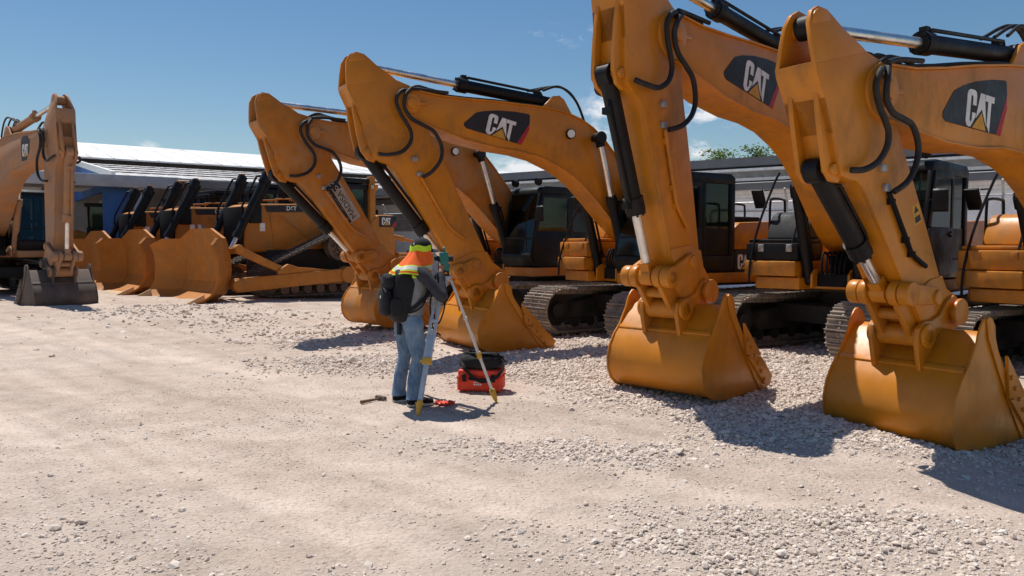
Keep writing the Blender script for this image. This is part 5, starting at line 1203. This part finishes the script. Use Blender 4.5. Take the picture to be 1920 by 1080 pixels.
mb = MB(); rbox(mb, (-.275, .0, 1.08), (.11, .26, .30), .66, 28, 3, .14); mb.build('front_pocket', 'bag', bpz, smooth=70)
mb = MB(); rbox(mb, (-.245, .0, 1.285), (.11, .25, .17), .7, 28, 5, .14); mb.build('top_pocket', 'bag', bpz, smooth=70)
mb = MB(); rbox(mb, (-.20, -.170, 1.03), (.13, .06, .20), .6, 20, 7, .1); mb.build('side_pocket', 'bag', bpz, smooth=70)
mb = MB(); mb.cyl((-.328, -.03, 1.13), (-.334, -.03, 1.13), .014, 12); mb.build('badge', 'logo_white', bpz)
mb = MB(); mb.tube(smooth_path([(-.29, .12, 1.36), (-.325, .02, 1.34), (-.325, -.1, 1.27)], 5), .008, 6); mb.build('zip', 'rubber', bpz)
for sy in (-1, 1):
    mb = MB(); P = smooth_path([(-.14, sy * .12, 1.38), (-.02, sy * .135, 1.455), (.10, sy * .14, 1.44), (.165, sy * .165, 1.33), (.135, sy * .195, 1.18), (.0, sy * .215, 1.05), (-.13, sy * .17, .97)], 5)
    for a, b in zip(P[:-1], P[1:]): mb.bar(a, b + (b - a) * .15, .04, .012, (0, sy, .35))
    mb.build('shoulder_strap', 'bag', bpz)
    mb = MB(); mb.tube(smooth_path([(.13, sy * .20, 1.18), (.06, sy * .235, 1.06), (-.02, sy * .22, .99), (-.13, sy * .16, .96)], 5), .009, 6); mb.build('strap_end', 'bag', bpz)
# ------------------------------------------------------------------ tripod and instrument
F1, F2, F3 = at(781, 779), at(931, 757), Vector((-1.02, 8.56, 0))
for f_ in (F1, F2, F3): f_.z = gzz(f_.x, f_.y)
TC = Vector((-.715, 8.13, 0)); TH = 1.325
tr = thing('survey_tripod', 'extending survey tripod with one pale blue and one white leg and yellow feet', 'tripod', (TC.x, TC.y, gzz(TC.x, TC.y)))
zb = tr.location.z
mb = MB(); mb.cyl((0, 0, TH - .02 - zb), (0, 0, TH - zb + .015), .085, 3 * 8); mb.cyl((0, 0, TH - .09 - zb), (0, 0, TH - .02 - zb), .035, 14); mb.build('tripod_head', 'tripod_blue', tr, .004)
for f_, mt in ((F1, 'tripod_blue'), (F2, 'tripod_white'), (F3, 'tripod_blue')):
    t = Vector((0, 0, TH - .03 - zb)) + Vector((f_.x - TC.x, f_.y - TC.y, 0)).normalized() * .075; b = f_ - tr.location; d = (b - t).normalized(); L = (b - t).length
    sd = d.cross(Vector((0, 0, 1))).normalized(); w1 = .034
    mid = t + d * L * .42
    mb = MB()
    for s_ in (-1, 1): mb.bar(t + sd * s_ * w1 * .8, t + d * L * .60 + sd * s_ * w1, .018, .026, sd)
    mb.bar(mid, t + d * L * .60, .075, .022, sd.cross(d)) if mt == 'tripod_blue' else None
    lg = mb.build('leg', mt, tr, .003)
    mb = MB(); mb.bar(t + d * L * .42, t + d * (L - .12), .036 if mt == 'tripod_white' else .05, .028, sd.cross(d)); mb.build('lower_leg', mt, lg, .004)
    mb = MB(); mb.bar(t + d * L * .585, t + d * L * .635, .092, .045, sd.cross(d)); mb.cyl(t + d * L * .61 + sd * .045, t + d * L * .61 + sd * .075, .014, 10); mb.build('leg_clamp', 'tripod_yellow', lg, .005)
    mb = MB(); mb.bar(t + d * L * .30, t + d * L * .32, .09, .034, sd.cross(d)); mb.build('leg_brace', mt, lg, .003)
    e = t + d * L; mb = MB(); mb.tube([t + d * (L - .15), t + d * (L - .12), t + d * (L - .04), e + d * .015], [.03, .034, .022, .004], 10)
    mb.bar(e - d * .13, e - d * .115, .09, .03, sd.cross(d)); mb.build('foot', 'tripod_yellow', lg, .003)
mb = MB(); mb.tube(smooth_path([(0, -.05, TH - .1 - zb), (-.1, -.13, TH - .3 - zb), (-.06, -.12, TH - .48 - zb), (.0, -.06, TH - .35 - zb), (.03, -.03, TH - .12 - zb)], 6), .009, 6); mb.tube(smooth_path([(-.07, -.03, TH - .08 - zb), (-.13, -.16, TH - .25 - zb), (-.10, -.17, TH - .52 - zb), (-.03, -.1, TH - .6 - zb)], 6), .008, 6); mb.build('carry_strap', 'bag', tr)
ts = thing('total_station', 'teal survey instrument on the tripod in front of the surveyor', 'survey instrument', (TC.x, TC.y, TH + .015), PYAW - .3, scale=.88)
mb = MB(); mb.cyl((0, 0, 0), (0, 0, .02), .065, 20); mb.cyl((0, 0, .045), (0, 0, .06), .065, 20)
for k in range(3): a = 2.1 * k; mb.cyl((.05 * math.cos(a), .05 * math.sin(a), .02), (.05 * math.cos(a), .05 * math.sin(a), .045), .014, 10)
mb.build('tribrach', 'panel_grey', ts, .003)
mb = MB(); mb.box((0, 0, .105), (.13, .17, .09)); mb.box((0, .075, .20), (.10, .035, .16)); mb.box((0, -.075, .20), (.10, .035, .16)); mb.build('alidade', 'teal', ts, .014)
mb = MB(); mb.cyl((-.085, 0, .205), (.09, 0, .205), .034, 20); mb.cyl((-.115, 0, .205), (-.085, 0, .205), .022, 16); mb.cyl((.09, 0, .205), (.11, 0, .205), .04, 20); mb.cyl((0, -.06, .205), (0, .06, .205), .026, 14); mb.build('telescope', 'panel_grey', ts, .003)
mb = MB(); mb.tube(smooth_path([(0, .078, .27), (0, .078, .315), (0, .05, .335), (0, -.05, .335), (0, -.078, .315), (0, -.078, .27)], 4), .013, 8); mb.build('carry_handle', 'teal', ts)
mb = MB(); mb.box((-.067, 0, .10), (.012, .11, .055)); mb.build('keypad', 'panel_grey', ts, .004)
# ------------------------------------------------------------------ case, soft bag, hammer, red cloth
cpz = at(900, 726); cpz = Vector((-.345, 8.78, 0)); cpz.z = gzz(cpz.x, cpz.y)
cs = thing('instrument_case', 'orange-red hard case on the gravel under the black bag', 'case', cpz, R(-9))
mb = MB(); mb.box((0, 0, .095), (.50, .32, .17)); mb.build('lower_shell', 'case', cs, .035, 3)
mb = MB(); mb.box((0, 0, .215), (.50, .32, .085)); ld = mb.build('lid', 'case', cs, .03, 3)
mb = MB()
mb.box((0, 0, .176), (.515, .335, .012)); mb.build('rim', 'case', cs, .004)
for x_ in (-.17, .16):
    mb = MB(); mb.box((x_, -.170, .165), (.045, .018, .085)); mb.build('latch', 'bag', cs, .006)
for x_ in (-.235, .235): mb = MB(); mb.box((x_, -.165, .10), (.03, .012, .15)); mb.build('corner_rib', 'case', cs, .005)
mb = MB(); mb.box((-.02, -.166, .135), (.22, .012, .03)); mb.build('handle_rest', 'case', cs, .01)
mb = MB()
for r_, n_ in ((.118, 4), (.092, 4)):
    for k in range(n_): mb.box((-.055 + k * .024, -.1615, r_), (.017, .004, .017))
mb.build('white_marking', 'logo_white', cs)
mb = MB(); mb.tube(smooth_path([(-.10, -.165, .17), (-.09, -.195, .155), (.08, -.195, .155), (.09, -.165, .17)], 5), .012, 8); mb.build('carry_handle', 'bag', cs)
sb = thing('soft_bag', 'black padded bag with loose straps lying on the orange-red case', 'bag', (cpz.x, cpz.y + .01, cpz.z + .252), R(-9))
mb = MB(); rbox(mb, (0, 0, .085), (.50, .36, .19), .7, 32, 2, .14); mb.build('bag_body', 'bag', sb, smooth=70)
for k in range(4):
    mb = MB(); pts = []
    for j in range(25): a = 2 * math.pi * j / 24; pts.append(((.17 + .02 * k) * math.cos(a) + .03 * k - .03, (.11 + .015 * k) * math.sin(a), .175 + .018 * k * math.cos(a + k) - .012 * k))
    P = smooth_path(pts, 1)
    for a, b in zip(P[:-1], P[1:]): mb.bar(a, b + (b - a) * .1, .03, .008, (.3 * math.cos(k), .2, 1))
    mb.build('strap', 'bag', sb)
mb = MB(); P = smooth_path([(.24, -.08, .12), (.27, -.15, .03), (.20, -.205, -.07), (.05, -.21, -.12), (-.06, -.205, -.07), (-.16, -.20, .03), (-.2, -.12, .1)], 6)
for a, b in zip(P[:-1], P[1:]): mb.bar(a, b + (b - a) * .12, .034, .008, (0, -1, .25))
mb.build('hanging_strap', 'bag', sb)
hA, hB = at(674, 760), at(716, 752); hA.z = gzz(hA.x, hA.y) + .022; hB.z = gzz(hB.x, hB.y) + .03
hm = thing('hammer', 'small club hammer with a worn wooden handle lying on the dust', 'hammer', hA, math.atan2(hB.y - hA.y, hB.x - hA.x)); hl = (hB - hA).length
mb = MB(); mb.tube([(0, 0, 0), (hl * .3, 0, .001), (hl * .6, 0, .0), (hl * .98, 0, .003)], [.019, .016, .013, .012], 12); mb.build('handle', 'wood', hm)
mb = MB(); mb.box((hl * .9, 0, .006), (.045, .10, .045)); mb.cyl((hl * .9, -.075, .006), (hl * .9, -.05, .006), .026, 8); mb.cyl((hl * .9, .05, .006), (hl * .9, .075, .006), .026, 8); mb.build('head', 'rust_dark', hm, .007)
rc = at(833, 761); mb = MB(); n_ = 14; g_ = []
for i in range(n_ + 1):
    for j in range(n_ + 1):
        x_, y_ = (i / n_ - .5) * .17 * (1 + .3 * math.sin(j)), (j / n_ - .5) * .15 * (1 + .3 * math.cos(i * .7)); z_ = .016 + .030 * abs(mnoise.noise(Vector((i * .45, j * .45, 3)))) + .008 * math.sin(i * 1.3 + j)
        g_.append((x_, y_, max(.008, z_)))
mb.add(g_, [(i * (n_ + 1) + j, (i + 1) * (n_ + 1) + j, (i + 1) * (n_ + 1) + j + 1, i * (n_ + 1) + j + 1) for i in range(n_) for j in range(n_)])
rg = mb.build('red_cloth', 'case', None, smooth=60, loc=(rc.x, rc.y, gzz(rc.x, rc.y))); rg.modifiers.new('thickness', 'SOLIDIFY').thickness = .006
tag(rg, 'crumpled orange-red cloth lying flat on the dust beside the tripod shadow', 'cloth')
